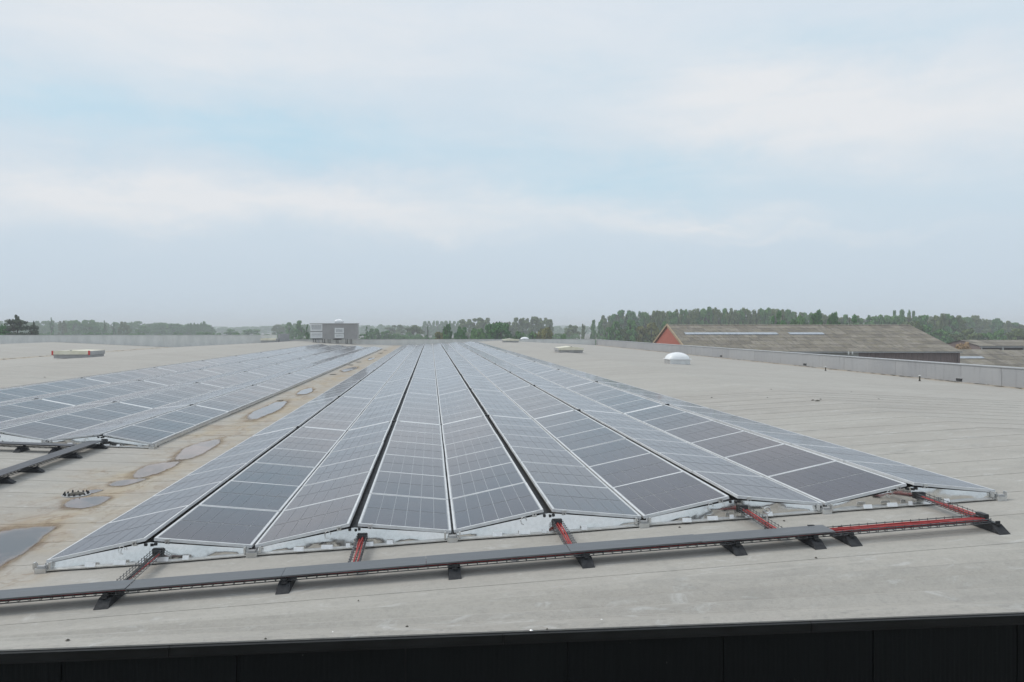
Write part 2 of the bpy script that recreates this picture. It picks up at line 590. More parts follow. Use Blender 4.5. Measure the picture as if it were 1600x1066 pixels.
ONES = ['zeroth', 'first', 'second', 'third', 'fourth', 'fifth', 'sixth', 'seventh', 'eighth', 'ninth', 'tenth', 'eleventh',
        'twelfth', 'thirteenth', 'fourteenth', 'fifteenth', 'sixteenth', 'seventeenth', 'eighteenth', 'nineteenth']
TENS = {2: ('twenty', 'twentieth'), 3: ('thirty', 'thirtieth'), 4: ('forty', 'fortieth'), 5: ('fifty', 'fiftieth'),
        6: ('sixty', 'sixtieth'), 7: ('seventy', 'seventieth')}


def ordinal(n):
    if n < 20:
        return ONES[n]
    t, u = divmod(n, 10)
    return TENS[t][1] if u == 0 else TENS[t][0] + '-' + ONES[u]


def px(P):
    """pixel of the 1600 x 1066 photograph where a world point lands"""
    xc = P[0] * cos(YAW) - P[1] * sin(YAW)
    zc = P[0] * sin(YAW) + P[1] * cos(YAW)
    if zc < .3:
        return None
    return 800 + FPX * xc / zc, 513 - FPX * (P[2] - ZC) / zc


def at(u, v, depth):
    """world point seen at pixel (u, v) at a given depth in front of the camera"""
    xc = (u - 800) / FPX * depth
    return Vector((xc * cos(YAW) + depth * sin(YAW), depth * cos(YAW) - xc * sin(YAW), ZC + (513 - v) / FPX * depth))


# ------------------------------------------------------------------ the roof we fly over
SLOPE = .0495
Y_EAVE, Z_EAVE = 6.46, ZC - 2.42
Y_BLEND = 7.75
Y_FAR = 132.0
X_PAR = VALLEY + PERIOD


def zroof(x, y=50.0):
    d = (x - VALLEY) / PERIOD
    d = abs(d - round(d)) * PERIOD
    z = ZC - 2.765 + SLOPE * max(0.0, d - .55)
    if y < Y_BLEND:
        t = (y - Y_EAVE) / (Y_BLEND - Y_EAVE)
        t = max(0.0, min(1.0, t))
        t = t * t * (3 - 2 * t)
        z = Z_EAVE * (1 - t) + z * t
    return z


def on_roof(u, v, lift=0.0):
    d = 20.0
    for _ in range(60):
        P = at(u, v, d)
        h = ZC - zroof(P.x, P.y) - lift
        d = .5 * d + .5 * (h * FPX / (v - 513.0))
    return at(u, v, d)


def profile_xs(x0, x1):
    xs = {x0, x1}
    k0 = int(math.floor((x0 - VALLEY) / PERIOD)) - 1
    for k in range(k0, k0 + 8):
        c = VALLEY + k * PERIOD
        for q in (c - .55, c, c + .55, c + PERIOD / 2):
            if x0 < q < x1:
                xs.add(q)
    return sorted(xs)


def roof_sheet(mb, x0, x1, ys, lift=0.0, mt='roof', sub=0.0):
    xs = profile_xs(x0, x1)
    vs = [(x, y, zroof(x, y) + lift) for y in ys for x in xs]
    n = len(xs)
    fs = [(j * n + i, j * n + i + 1, (j + 1) * n + i + 1, (j + 1) * n + i) for j in range(len(ys) - 1) for i in range(n - 1)]
    mb.poly(vs, fs, mt)


XL_END = -92.0
mb = MB()
ys = [Y_EAVE + (Y_BLEND - Y_EAVE) * i / 8 for i in range(9)] + [12, 20, 40, 80, 124.0]
roof_sheet(mb, XL_END, X_PAR, ys, -.008)
roof_sheet(mb, -23.0, X_PAR, [124.0, Y_FAR], -.008)
roof = structure(mb.build('roof'))
# the nearer membrane sheets, each lapped a few millimetres over the next one
k = 0
yy = math.ceil(Y_EAVE / LAP) * LAP + LAP * .5
starts = [Y_EAVE - .004] + [yy + i * LAP for i in range(18)]
starts = [s for i, s in enumerate(starts) if i == 0 or s > Y_EAVE + .15]
for a, b_ in zip(starts[:-1], starts[1:]):
    mb = MB()
    xs = profile_xs(-34.0, X_PAR - .02)
    steps = 6 if a < Y_BLEND else 1
    ysl = [a + (b_ + .07 - a) * i / steps for i in range(steps + 1)]
    n = len(xs)
    vs = [(x, y, zroof(x, y) + .005 - .004 * (y - a) / (b_ - a)) for y in ysl for x in xs]
    fs = [(j * n + i, j * n + i + 1, (j + 1) * n + i + 1, (j + 1) * n + i) for j in range(steps) for i in range(n - 1)]
    i0 = len(vs)
    vs += [(x, a, zroof(x, a) - .006) for x in xs]
    fs += [(i0 + i, i0 + i + 1, i + 1, i) for i in range(n - 1)]
    mb.poly(vs, fs, 'roof')
    mb.build('membrane_strip', roof)

# ground far below
mb = MB()
mb.face([(-4200, -600, 0), (4200, -600, 0), (4200, 6500, 0), (-4200, 6500, 0)], 'ground')
structure(mb.build('ground'))

# --- black facade below the front edge
fac = thing('facade_wall', (0, Y_EAVE, 0), 'black ribbed metal facade wall below the front edge of the flat roof', 'wall')
PW = 1.285
u_anchor = at(373, 1015, 6.3)
x_anchor = u_anchor.x


def ribbed(w, h):
    mb = MB()
    n = 30
    p = w / n
    pts = []
    for i in range(n):
        x = -w / 2 + i * p
        pts += [(x, 0.0), (x + p * .35, 0.0), (x + p * .5, -.0018), (x + p * .85, -.0018)]
    pts.append((w / 2, 0.0))
    for (a, ya), (b2, yb) in zip(pts[:-1], pts[1:]):
        mb.face([(a, ya, 0), (b2, yb, 0), (b2, yb, h), (a, ya, h)], 'bwall')
    mb.box((-w / 2 + .006, .012, h / 2), (.012, .03, h), 'bwall')
    mb.box((w / 2 - .006, .012, h / 2), (.012, .03, h), 'bwall')
    return mb.mesh('cladding_panel')


WALL_H = Z_EAVE - .02
me_panel = ribbed(PW - .014, WALL_H - .068)
for i in range(-4, 8):
    link('cladding_panel', me_panel, fac, (x_anchor + (i + .5) * PW, -.030, 0))
mb = MB()
mb.box(((XL_END + X_PAR) / 2, .10, WALL_H / 2), (X_PAR - XL_END, .20, WALL_H), 'btrim')
mb.build('backing_wall', fac)
x = x_anchor - 5.6
seg = 0
while x < x_anchor + 9.5:
    L = 2.55
    mb = MB()
    # folded edge trim: top lip, face, drip
    mb.box((x + L / 2, -.022, Z_EAVE - .016), (L - .006, .036, .016), 'btrim')
    mb.box((x + L / 2, -.046, Z_EAVE - .042), (L - .006, .012, .068), 'btrim')
    mb.box((x + L / 2, -.040, Z_EAVE - .082), (L - .006, .026, .008), 'btrim')
    mb.build('edge_trim', fac)
    x += L

# --- parapets


def parapet(name, pts, top, label, panel, coping_w=.34, mt='parapet', objs=True, thick=.22, below=.25):
    """pts: polyline of (x, y) on the inner face"""
    root = thing(name, (pts[0][0], pts[0][1], zroof(*pts[0])), label, 'parapet')
    ox, oy, oz = root.location
    for (xa, ya), (xb, yb) in zip(pts[:-1], pts[1:]):
        L = sqrt((xb - xa) ** 2 + (yb - ya) ** 2)
        dx, dy = (xb - xa) / L, (yb - ya) / L
        nx, ny = -dy, dx                            # outward, to the left of the run
        n = max(1, int(round(L / panel)))
        for i in range(n):
            a, b2 = L * i / n + .006, L * (i + 1) / n - .006
            mb = MB()
            jit = R.uniform(-.006, .006)
            P = []
            for zz in (0, 1):
                for s, o in ((a, jit), (b2, jit), (b2, thick), (a, thick)):
                    X, Y = xa + dx * s + nx * o, ya + dy * s + ny * o
                    z = top if zz else zroof(X, max(Y, 8)) - below
                    P.append((X - ox, Y - oy, z - oz))
            mb.hexa(P, mt)
            mb.build('wall_panel', root)
        mb = MB()
        for i in range(max(1, int(L / 6))):
            m_ = max(1, int(L / 6))
            a, b2 = L * i / m_ + .003, L * (i + 1) / m_ - .003
            P = []
            for zz in (top + .003, top + .05):
                for s, o in ((a, -.05), (b2, -.05), (b2, coping_w - .05), (a, coping_w - .05)):
                    P.append((xa + dx * s + nx * o - ox, ya + dy * s + ny * o - oy, zz - oz))
            mb.hexa(P, 'coping')
        mb.build('coping', root)
    return root


par_r = parapet('parapet_wall', [(X_PAR, Y_FAR + .3), (X_PAR, 6.6)], ZC - 1.89,
                'long grey concrete parapet along the right edge of the roof', 3.0)
par_f = parapet('parapet_wall', [(-22.6, Y_FAR), (X_PAR - .3, Y_FAR)], ZC - 1.83,
                'low pale parapet across the far end of the roof behind the panel rows', 4.0, mt='pale')
par_l = parapet('parapet_wall', [(XL_END, 124.0), (-22.8, 124.0)], ZC - 1.03,
                'higher pale parapet closing the far left roof below the trees', 4.0, mt='pale')
mbr = MB()
mbr.box((-22.7 - par_l.location.x + .15, 4.2, ZC - 1.03 - .5 - par_l.location.z), (.3, 8.2, 1.35), 'parapet')
mbr.build('return_wall', par_l)

for (u, v) in ((1127, 556.5), (1258, 569.5), (1499, 593.5)):
    # drain openings at the foot of the right parapet
    t = (X_PAR - .0)
    az = atan((u - 800) / FPX) + YAW
    Y = t / tan(az)
    mb = MB()
    zc_ = ZC + (513 - v) / FPX * (t * sin(YAW) + Y * cos(YAW)) - par_r.location.z
    mb.box((X_PAR - par_r.location.x - .015, Y - par_r.location.y, zc_), (.06, .42, .13), 'dark')
    mb.box((X_PAR - par_r.location.x - .012, Y - par_r.location.y, zc_ + .085), (.05, .50, .03), 'curb')
    mb.build('scupper', par_r)

# ------------------------------------------------------------------ solar arrays
PWD, PLN, PTH = 1.096, 1.742, .035      # panel width across the slope, length along the row, frame depth
PITCH = 1.757
W = 2.30
FGAP = .125
RISE = .168
BASE = .085


def m_frame():
    mb = MB()
    w, l, t, e = PWD / 2, PLN / 2, PTH, .027
    for s in (-1, 1):
        mb.box((s * (w - e / 2), 0, t / 2), (e, PLN, t), 'frame')
        mb.box((0, s * (l - e / 2), t / 2), (PWD - 2 * e - .001, e, t), 'frame')
    return mb.mesh('frame')


def m_laminate():
    mb = MB()
    mb.box((0, 0, PTH - .006), (PWD - .060, PLN - .060, .006), 'back')
    return mb.mesh('laminate')


CW = (PWD - .068) / 6
CL = (PLN - .085) / 2


def cell_quads(mb, z, M4=None, cx=0, cy=0, off=0.0):
    for i in range(6):
        for j in range(2):
            x = (i - 2.5) * CW
            y = (j - .5) * (CL + .022)
            a, b2 = CW / 2 - .0029, CL / 2
            pts = [(x - a, y - b2, z), (x + a, y - b2, z), (x + a, y + b2, z), (x - a, y + b2, z)]
            uv = [(-a, -b2), (a, -b2), (a, b2), (-a, b2)]
            if M4:
                pts = [M4 @ Vector(p) for p in pts]
            mb.face(pts, 'cell', uv)


def m_cells():
    mb = MB()
    cell_quads(mb, PTH - .0005)
    return mb.mesh('cell_grid')


def m_string():
    mb = MB()
    a, b2, z = CW / 2 - .0029, CL / 2, .0
    uv = [(-a, -b2), (a, -b2), (a, b2), (-a, b2)]
    mb.face([(-a, -b2, .0025), (a, -b2, .0025), (a, b2, .0025), (-a, b2, .0025)], 'cell', uv)
    return mb.mesh('cell_string')


ME_F, ME_L, ME_C, ME_S = m_frame(), m_laminate(), m_cells(), m_string()


def field_gaps(k, first):
    return 0 if k < first else 1 + (k - first) // 5


def panel_matrix(xa, xb, za, zb, yc):
    """panel resting between (xa, za) and (xb, zb) across the slope, row along Y"""
    ang = atan2(zb - za, xb - xa)
    Mx = Matrix.Translation(((xa + xb) / 2, yc, (za + zb) / 2)) @ Matrix.Rotation(-ang, 4, 'Y')
    return Mx


panels = []       # (matrix, array, slope, k)


def make_array(name, x0, tents, yf, nrow, first, cut=None):
    for t in range(tents):
        xl = x0 + t * W
        for s in range(2):
            gap_v, gap_r = .017, .046
            if s == 0:
                xa, xb = xl + gap_v, xl + W / 2 - gap_r
                za = zroof(xl) + BASE
                zb = zroof(xl + W / 2) + BASE + RISE
            else:
                xa, xb = xl + W / 2 + gap_r, xl + W - gap_v
                za = zroof(xl + W / 2) + BASE + RISE
                zb = zroof(xl + W) + BASE
            for k in range(nrow):
                yc = yf + PITCH * (k + .5) + FGAP * field_gaps(k, first)
                panels.append((panel_matrix(xa, xb, za, zb, yc), name, t * 2 + s, k))


X0, YF = -4.345, 9.66
NROW_M, FIRST_M = 63, 6
XL0, YFL = -6.30 - 4 * W, 19.25
NROW_L, FIRST_L = 50, 4
make_array('main', X0, 5, YF, NROW_M, FIRST_M)
make_array('left', XL0, 4, YFL, NROW_L, FIRST_L)


def clip_area(poly, w=1600, h=1066):
    for ax, lim, sg in ((0, 0, 1), (0, w, -1), (1, 0, 1), (1, h, -1)):
        out = []
        for i in range(len(poly)):
            a, b2 = poly[i - 1], poly[i]
            ia, ib = (a[ax] - lim) * sg >= 0, (b2[ax] - lim) * sg >= 0
            if ia != ib:
                t = (lim - a[ax]) / (b2[ax] - a[ax])
                out.append((a[0] + t * (b2[0] - a[0]), a[1] + t * (b2[1] - a[1])))
            if ib:
                out.append(b2)
        poly = out
        if not poly:
            return 0.0
    return sum(poly[i - 1][0] * poly[i][1] - poly[i][0] * poly[i - 1][1] for i in range(len(poly))) / 2


scored = []
for i, (Mx, nm, sl, k) in enumerate(panels):
    q = [px(Mx @ Vector((a * PWD / 2, b2 * PLN / 2, PTH))) for a, b2 in ((-1, -1), (1, -1), (1, 1), (-1, 1))]
    A = 0.0 if any(p is None for p in q) else abs(clip_area(q))
    if nm == 'left' and sl % 2 == 0 and A > 0:
        A *= .5              # the far faces of the left tents are mostly hidden by their own ridges
    scored.append((A, i))
scored.sort(reverse=True)
near = set(i for A, i in scored[:298] if A > 8)
first_seen = {}
for i in sorted(near):
    Mx, nm, sl, k = panels[i]
    first_seen[(nm, sl)] = min(k, first_seen.get((nm, sl), 999))

rest = MB()
panel_dark = 0
for i, (Mx, nm, sl, k) in enumerate(panels):
    if i not in near:
        a, b2 = PWD / 2, PLN / 2
        P = lambda x, y, z: Mx @ Vector((x, y, z))
        rest.poly([P(-a, -b2, 0), P(a, -b2, 0), P(a, b2, 0), P(-a, b2, 0), P(-a, -b2, PTH), P(a, -b2, PTH), P(a, b2, PTH), P(-a, b2, PTH),
                   P(-a + .030, -b2 + .030, PTH), P(a - .030, -b2 + .030, PTH), P(a - .030, b2 - .030, PTH), P(-a + .030, b2 - .030, PTH)],
                  [(0, 1, 5, 4), (1, 2, 6, 5), (2, 3, 7, 6), (3, 0, 4, 7), (4, 5, 9, 8), (5, 6, 10, 9), (6, 7, 11, 10), (7, 4, 8, 11)], 'frame')
        a, b2 = a - .030, b2 - .030
        rest.face([P(-a, -b2, PTH - .004), P(a, -b2, PTH - .004), P(a, b2, PTH - .004), P(-a, b2, PTH - .004)], 'back')
        cell_quads(rest, PTH - .001, Mx)
        continue
    face = 'left-facing' if sl % 2 == 0 else 'right-facing'
    if nm == 'main':
        lab = 'dark solar panel, %s from the front, %s row from left in the central array' % (ordinal(k + 1), ordinal(sl + 1))
        grp = 'solar panels of the central array'
    else:
        fs = first_seen[(nm, sl)]
        row = ordinal(8 - sl)
        if fs == 0:
            lab = 'dark solar panel, %s from the front, %s row from right in the left array' % (ordinal(k + 1), row)
        else:
            lab = 'dark solar panel, %s from the left picture edge, %s row from right, left array' % (ordinal(k - fs + 1), row)
        grp = 'solar panels of the left array'
    loc, rot, _ = Mx.decompose()
    e = rot.to_euler()
    root = link('solar_panel', None, None, loc + Vector((R.uniform(-.003, .003), R.uniform(-.003, .003), R.uniform(-.002, .002))),
                (e.x + R.uniform(-.002, .002), e.y + R.uniform(-.002, .002), e.z + R.uniform(-.001, .001)))
    tag(root, lab, 'solar panel', grp)
    link('frame', ME_F, root)
    lam = link('laminate', ME_L, root)
    if (nm == 'main' and k < 5):
        for ii in range(6):
            for jj in range(2):
                link('cell_string', ME_S, lam, ((ii - 2.5) * CW, (jj - .5) * (CL + .022), PTH - .003))
    else:
        link('cell_grid', ME_C, lam)
o = rest.build('solar_panels')
tag(o, 'the many farther solar panels of both arrays receding toward the far parapet', 'solar panels', None, 'stuff')


LEAN = [.030, .022, .036, .012, .002]


# --- the mounting frames carrying the panels: one per tent


def mounting(nm, t, xl, yf, nrow, first, label, grp, front=True):
    xr = xl + W
    xm = xl + W / 2
    zl, zm, zr_ = zroof(xl), zroof(xm), zroof(xr)
    y1 = yf + PITCH * nrow + FGAP * field_gaps(nrow - 1, first)
    root = thing('mounting_frame', (xm, yf, zm), label, 'mounting frame', grp)
    L = lambda x, y, z: (x - xm, y - yf, z - zm)

    def bar(mb, xa, xb, ya, yb, zfun, t0, t1, mt):
        P = []
        for zz in (t0, t1):
            for X, Y in ((xa, ya), (xb, ya), (xb, yb), (xa, yb)):
                P.append(L(X, Y, zfun(X) + zz))
        mb.hexa(P, mt)
    # black strip painting the shade under the ridge gap, and rail in each valley
    mb = MB()
    bar(mb, xm - .075, xm + .075, yf + .03, y1, zroof, BASE + RISE - .10, BASE + RISE - .075, 'dark')
    mb.build('ridge_gap_shade', root)
    mb = MB()
    if t in (0, 100):
        bar(mb, xl + .012, xl + .05, yf - .03, y1, zroof, .012, BASE - .006, 'alu2')
    else:
        bar(mb, xl - .011, xl + .011, yf - .03, y1, zroof, .02, BASE - .012, 'dark')
    if t in (4, 103):
        bar(mb, xr - .05, xr - .012, yf - .03, y1, zroof, .012, BASE - .006, 'alu2')
    mb.build('valley_rail', root)
    # cover strips across the slopes where the fields part
    gaps = [first + 5 * i for i in range(0, (nrow - first) // 5 + 1) if first + 5 * i < nrow]
    mbr_ = MB()
    for gi, k in enumerate(gaps):
        y = yf + PITCH * k + FGAP * (field_gaps(k, first) - .5) - .006
        m2 = MB() if gi < 4 else mbr_
        for s in range(2):
            if s == 0:
                A = (xl + .03, zl + BASE + .036)
                B = (xm - .06, zm + BASE + RISE + .036)
            else:
                A = (xm + .06, zm + BASE + RISE + .036)
                B = (xr - .03, zr_ + BASE + .036)
            h = .06
            P = [L(A[0], y - h, A[1] - .02), L(B[0], y - h, B[1] - .02), L(B[0], y + h, B[1] - .02), L(A[0], y + h, A[1] - .02),
                 L(A[0], y - h, A[1]), L(B[0], y - h, B[1]), L(B[0], y + h, B[1]), L(A[0], y + h, A[1])]
            m2.hexa(P, 'tab')
        m2.box(L(xm, y, zm + BASE + RISE + .03), (.10, .10, .03), 'dark')
        m2.box(L(xm - .11, y, zm + BASE + RISE + .032), (.05, .07, .03), 'alu2')
        m2.box(L(xm + .11, y, zm + BASE + RISE + .032), (.05, .07, .03), 'alu2')
        if gi < 4:
            m2.build('cover_strip', root)
    if mbr_.v:
        mbr_.build('cover_strips', root)['kind'] = 'stuff'
    if not front:
        return root
    # folded metal end plates: one half under each slope, leaning back a little, with an outward foot
    segn = 12
    for s in range(2):
        mb = MB()
        xs = [xl + .05 + (xm - xl - .05) * i / segn for i in range(segn + 1)] if s == 0 else [xm + (xr - .05 - xm) * i / segn for i in range(segn + 1)]
        top, bot, toe = [], [], []
        for X in xs:
            f_ = 1 - abs(X - xm) / (W / 2)
            zt = zroof(X) + .070 + (RISE - .01) * f_ + .01
            wav = .028 * sin(X * 3.1 + t * 1.7) + .010 * sin(X * 6.0 + t)
            top.append(L(X, yf + .006 + wav * .30, min(zt, zroof(X) + BASE + RISE * f_ - .004)))
            bot.append(L(X, yf - LEAN[t % 100] * (.35 + f_), zroof(X) + .038))
            toe.append(L(X, yf - LEAN[t % 100] * (.35 + f_) - .06, zroof(X) + .030))
        n = len(xs)
        # plate (slightly bowed)
        midr = [tuple((Vector(a) + Vector(b2)) / 2 + Vector((0, -.004 + .007 * sin(i * 1.1 + t * 2.1 + s), 0))) for i, (a, b2) in enumerate(zip(top, bot))]
        mb.poly(bot + midr + top, [(r * n + i, r * n + i + 1, (r + 1) * n + i + 1, (r + 1) * n + i) for r in range(2) for i in range(n - 1)], 'alu')
        mb.build('end_plate', root, smooth=True)
        mb = MB()
        toe2 = [(p[0], p[1], p[2] - .012) for p in toe]
        mb.poly(toe2 + toe + bot, [(r * n + i, r * n + i + 1, (r + 1) * n + i + 1, (r + 1) * n + i) for r in range(2) for i in range(n - 1)], 'alu2')
        mb.build('foot_flange', root)
    # bent out tabs along the foot
    for X, w_ in ((xm - .62, .11), (xm - .30, .13), (xm - .06, .05), (xm + .17, .12), (xm + .42, .07)):
        mb = MB()
        z = zroof(X)
        P = [L(X - w_ / 2, yf - .098, z + .034), L(X + w_ / 2, yf - .098, z + .034), L(X + w_ / 2, yf - .078, z + .034), L(X - w_ / 2, yf - .078, z + .034),
             L(X - w_ / 2, yf - .080, z + .078), L(X + w_ / 2, yf - .080, z + .078), L(X + w_ / 2, yf - .070, z + .078), L(X - w_ / 2, yf - .070, z + .078)]
        mb.hexa(P, 'tab')
        mb.build('tab', root)
    # cable port, clips and clamps by the ridge
    mb = MB()
    mb.box(L(xm + .10, yf - .025, zm + .135), (.11, .07, .085), 'dark')
    mb.box(L(xm + .10, yf - .065, zm + .135), (.085, .02, .060), 'void_shade')
    mb.build('cable_port', root)
    for dx in (-.17, .19):
        mb = MB()
        mb.box(L(xm + dx, yf + .015, zroof(xm + dx) + BASE + RISE * (1 - abs(dx) / 1.15) + .012), (.05, .055, .05), 'alu2')
        mb.tube([L(xm + dx, yf - .02, zm + BASE + RISE - .02), L(xm + dx, yf - .035, zm + BASE + RISE - .02)], .008, 'dark', 6)
        mb.build('panel_clamp', root)
    # wire loop hanging from the ridge
    mb = MB()
    mb.tube([L(xm - .30 + .035 * cos(a), yf - .022, zm + .165 + .045 * sin(a)) for a in [i * .6 for i in range(9)]], .004, 'alu2', 4)
    mb.build('cable_clip', root)
    for dx in (-.05, .02, .06):
        mb = MB()
        mb.box(L(xm + dx, yf - .01, zm + BASE + RISE - .045 + abs(dx) * .2), (.022, .03, .028), 'dark', .4)
        mb.build('plug', root)
    # valley bracket with its bolts
    for X in ([xl] if t not in (4, 103) else [xl, xr]):
        mb = MB()
        z = zroof(X)
        sgn = 0
        mb.box(L(X, yf - .05, z + .028), (.12, .10, .056), 'alu2')
        mb.box(L(X, yf - .065, z + .068), (.085, .05, .026), 'curb')
        for dx in (-.085, .085):
            mb.box(L(X + dx, yf - .035, z + .075), (.022, .05, .075), 'alu2')
            mb.tube([L(X + dx * .55, yf - .06, z + .056), L(X + dx * .55, yf - .06, z + .112)], .008, 'curb', 6)
        mb.build('valley_bracket', root)
    return root


for t in range(5):
    mounting('main', t, X0 + t * W, YF, NROW_M, FIRST_M,
             'shiny metal mounting frame under the %s panel ridge from left, central array' % ordinal(t + 1),
             'mounting frames of the central array')
for t in range(4):
    mounting('left', 100 + t, XL0 + t * W, YFL, NROW_L, FIRST_L,
             'metal mounting frame under the %s panel ridge from the right in the left array' % ordinal(4 - t),
             'mounting frames of the left array')

# ------------------------------------------------------------------ cable trays


def basket(mb, p0, p1, w, h, step=.10, r=.0045):
    p0, p1 = Vector(p0), Vector(p1)
    d = p1 - p0
    L = d.length
    d.normalize()
    s = d.cross(Vector((0, 0, 1))).normalized()
    up = s.cross(d).normalized()
    for o, z in ((-w / 2, 0), (0, 0), (w / 2, 0), (-w / 2, h), (w / 2, h), (-w / 2, h / 2), (w / 2, h / 2)):
        mb.tube([p0 + s * o + up * z, p1 + s * o + up * z], r, 'wire', 4)
    n = int(L / step)
    for i in range(n + 1):
        q = p0 + d * (L * i / max(1, n))
        mb.tube([q - s * (w / 2 + .004) + up * (h + .012), q - s * (w / 2 + .004), q + s * (w / 2 + .004), q + s * (w / 2 + .004) + up * (h + .012)], r * .85, 'wire', 4)


def lid(mb, p0, p1, w, z0, t=.022, mt='lid', skirt=.008):
    p0, p1 = Vector(p0), Vector(p1)
    d = (p1 - p0).normalized()
    s = d.cross(Vector((0, 0, 1))).normalized()
    up = s.cross(d).normalized()

    def hx(o0, o1, a, b2):
        P = []
        for zz in (a, b2):
            P += [p0 + s * o0 + up * zz, p0 + s * o1 + up * zz, p1 + s * o1 + up * zz, p1 + s * o0 + up * zz]
        mb.poly(P, [(3, 2, 1, 0), (4, 5, 6, 7), (0, 1, 5, 4), (1, 2, 6, 5), (2, 3, 7, 6), (3, 0, 4, 7)], mt)
    hx(-w / 2, w / 2, z0, z0 + .006)
    hx(-w / 2 - .004, -w / 2 - .0005, z0 - skirt, z0 + .005)
    hx(w / 2 + .0005, w / 2 + .004, z0 - skirt, z0 + .005)


def cables(name, p0, p1, w, n, lift, label, grp=None, extra=None, blacks=1):
    root = thing(name, p0, label, 'cable', grp)
    p0, p1 = Vector(p0), Vector(p1)
    d = p1 - p0
    L = d.length
    d.normalize()
    s = d.cross(Vector((0, 0, 1))).normalized()
    up = s.cross(d).normalized()
    m_ = max(4, int(L / .22))
    for i in range(n):
        o = (-.5 + (i + .5) / n) * w
        mb = MB()
        ph = R.uniform(0, 6)
        pts = []
        for j in range(m_ + 1):
            q = d * (L * j / m_) + s * (o + .010 * sin(j * .9 + ph) + R.uniform(-.004, .004)) + up * (lift + (i % 2) * .012 + .006 * sin(j * .6 + ph * 2))
            pts.append(q)
        mb.tube(pts, .0095, 'black_cable' if i < blacks else 'red', 6)
        mb.build('cable', root, smooth=True)
    return root


def rubber_foot(x, y, rz, label, grp, s=1.0):
    mb = MB()
    a, b2, h = .066 * s, .24 * s, .074 * s
    c, e = .058 * s, .115 * s
    z = zroof(x, y) + .004
    P = []
    for (w_, l_, zz) in ((a, b2, 0), (c, e, h)):
        for sx, sy in ((-1, -1), (1, -1), (1, 1), (-1, 1)):
            X, Y = sx * w_, sy * l_
            P.append((X, Y, zz))
    mb.hexa(P, 'rubber')
    body = MB()
    root = thing('rubber_foot', (x, y, z), label, 'tray foot', grp, rz)
    mb.build('block', root)
    body.box((0, 0, h + .010 * s), (.05 * s, .30 * s, .018 * s), 'dark')
    body.box((-.0, -.12 * s, h + .026 * s), (.05 * s, .012, .04 * s), 'dark')
    body.box((-.0, .12 * s, h + .03 * s), (.05 * s, .012, .04 * s), 'dark')
    body.build('clamp_rail', root)
    return root


TY = 8.43            # the long tray in front of the array
TH = .096


def tp(x, y, lift=TH):
    if y == TY:
        y += .016 * (min(x, 2.0) - 2.0)          # the long tray lies slightly askew at its left end
    return Vector((x, y, zroof(x, y) + lift))


TX1, TX0, LX1 = 6.10, -9.5, 4.30
tray = thing('cable_tray', (TX0, TY, zroof(TX0, TY)), 'long cable tray with dark grey lids running across the roof before the central array', 'cable tray')
org = Vector(tray.location)


def sub(p):
    return Vector(p) - org


# the roof has a flat valley bottom, so break the tray there
kinks = [TX0, VALLEY - .55, VALLEY + .55, TX1]
for a, b2 in zip(kinks[:-1], kinks[1:]):
    mb = MB()
    basket(mb, sub(tp(a, TY)), sub(tp(b2, TY)), .20, .042, .10, .0055)
    mb.build('wire_basket', tray)
lids = []
for u in (1320, 1098, 892, 666, 441, 200):
    az = atan((u - 800) / FPX) + YAW
    lids.append((TY - .15) * tan(az))
lids[0] = LX1
while lids[-1] > -9.0:
    lids.append(lids[-1] - 1.5)
for a, b2 in zip(lids[1:], lids[:-1]):
    mb = MB()
    jz = R.uniform(-.003, .004)
    lid(mb, sub(tp(a + .002, TY)), sub(tp(b2 - .002, TY)), .29, .052 + jz)
    mb.build('lid', tray)
mb = MB()
mb.box(sub(tp(LX1 - .13, TY + .155, TH + .045)), (.07, .03, .03), 'dark')
mb.box(sub(tp(LX1 - .08, TY + .155, TH + .02)), (.03, .02, .04), 'dark')
mb.build('lid_clip', tray)
mb = MB()
mb.box(sub(tp(.86, TY - .125, TH + .010)), (.08, .012, .022), 'tab')
mb.build('tray_label', tray)
cables('cable_bundle', tp(VALLEY + .6, TY), tp(TX1 - .02, TY), .17, 6, .022,
       'bundle of red cables lying in the long front tray, bare at its right end', 'red cables in the trays')
cables('cable_bundle', tp(TX0, TY), tp(VALLEY + .55, TY), .17, 4, .022,
       'red cables in the far left stretch of the long front tray', 'red cables in the trays')

FEET = [(162, 949, 'first from the left under the long front tray'), (446, 920, 'second from the left under the long front tray'),
        (711, 904, 'third from the left under the long front tray'), (917, 884, 'fourth from the left under the long front tray'),
        (1159, 869, 'fifth from the left, standing before the steel ring post'), (1267, 850, 'sixth from the left, under the last lid'),
        (1338, 854, 'seventh from the left, just right of the lid end'), (1569, 835.5, 'at the far right corner of the red tray')]
for u, v, txt in FEET:
    P = on_roof(u, v)
    rubber_foot(P.x, tp(P.x, TY).y - .02, 0.0, 'black rubber tray foot ' + txt, 'rubber feet under the front tray')

# short branch trays from the array ridges to the long tray
for t in range(5):
    xr = X0 + (t + .5) * W + .10
    y0, y1 = TY + (.13 if t < 4 else .02), YF - .05
    lab = 'short wire tray with red cables reaching the %s panel ridge from left' % ordinal(t + 1)
    p0, p1 = tp(xr, y0, TH - .01), tp(xr, y1, .105)
    br = thing('branch_tray', p0, lab, 'cable tray', 'short branch trays')
    mb = MB()
    basket(mb, Vector((0, 0, 0)), p1 - p0, .105, .055, .085, .0045)
    mb.build('wire_basket', br)
    cables('cable_bundle', p0, p1, .06, 3 if t in (0, 1) else 4, .016,
           'red cables lying in the %s short branch tray from the left' % ordinal(t + 1), 'red cables in the trays', blacks=2 if t == 0 else 0)
    if t == 4:
        mb = MB()
        mb.box((0, .03, .05), (.06, .14, .07), 'dark')
        mb.build('corner_connector', br)
        mb = MB()
        mb.box((-.62, -.02, .030), (.02, .02, .02), 'dark')

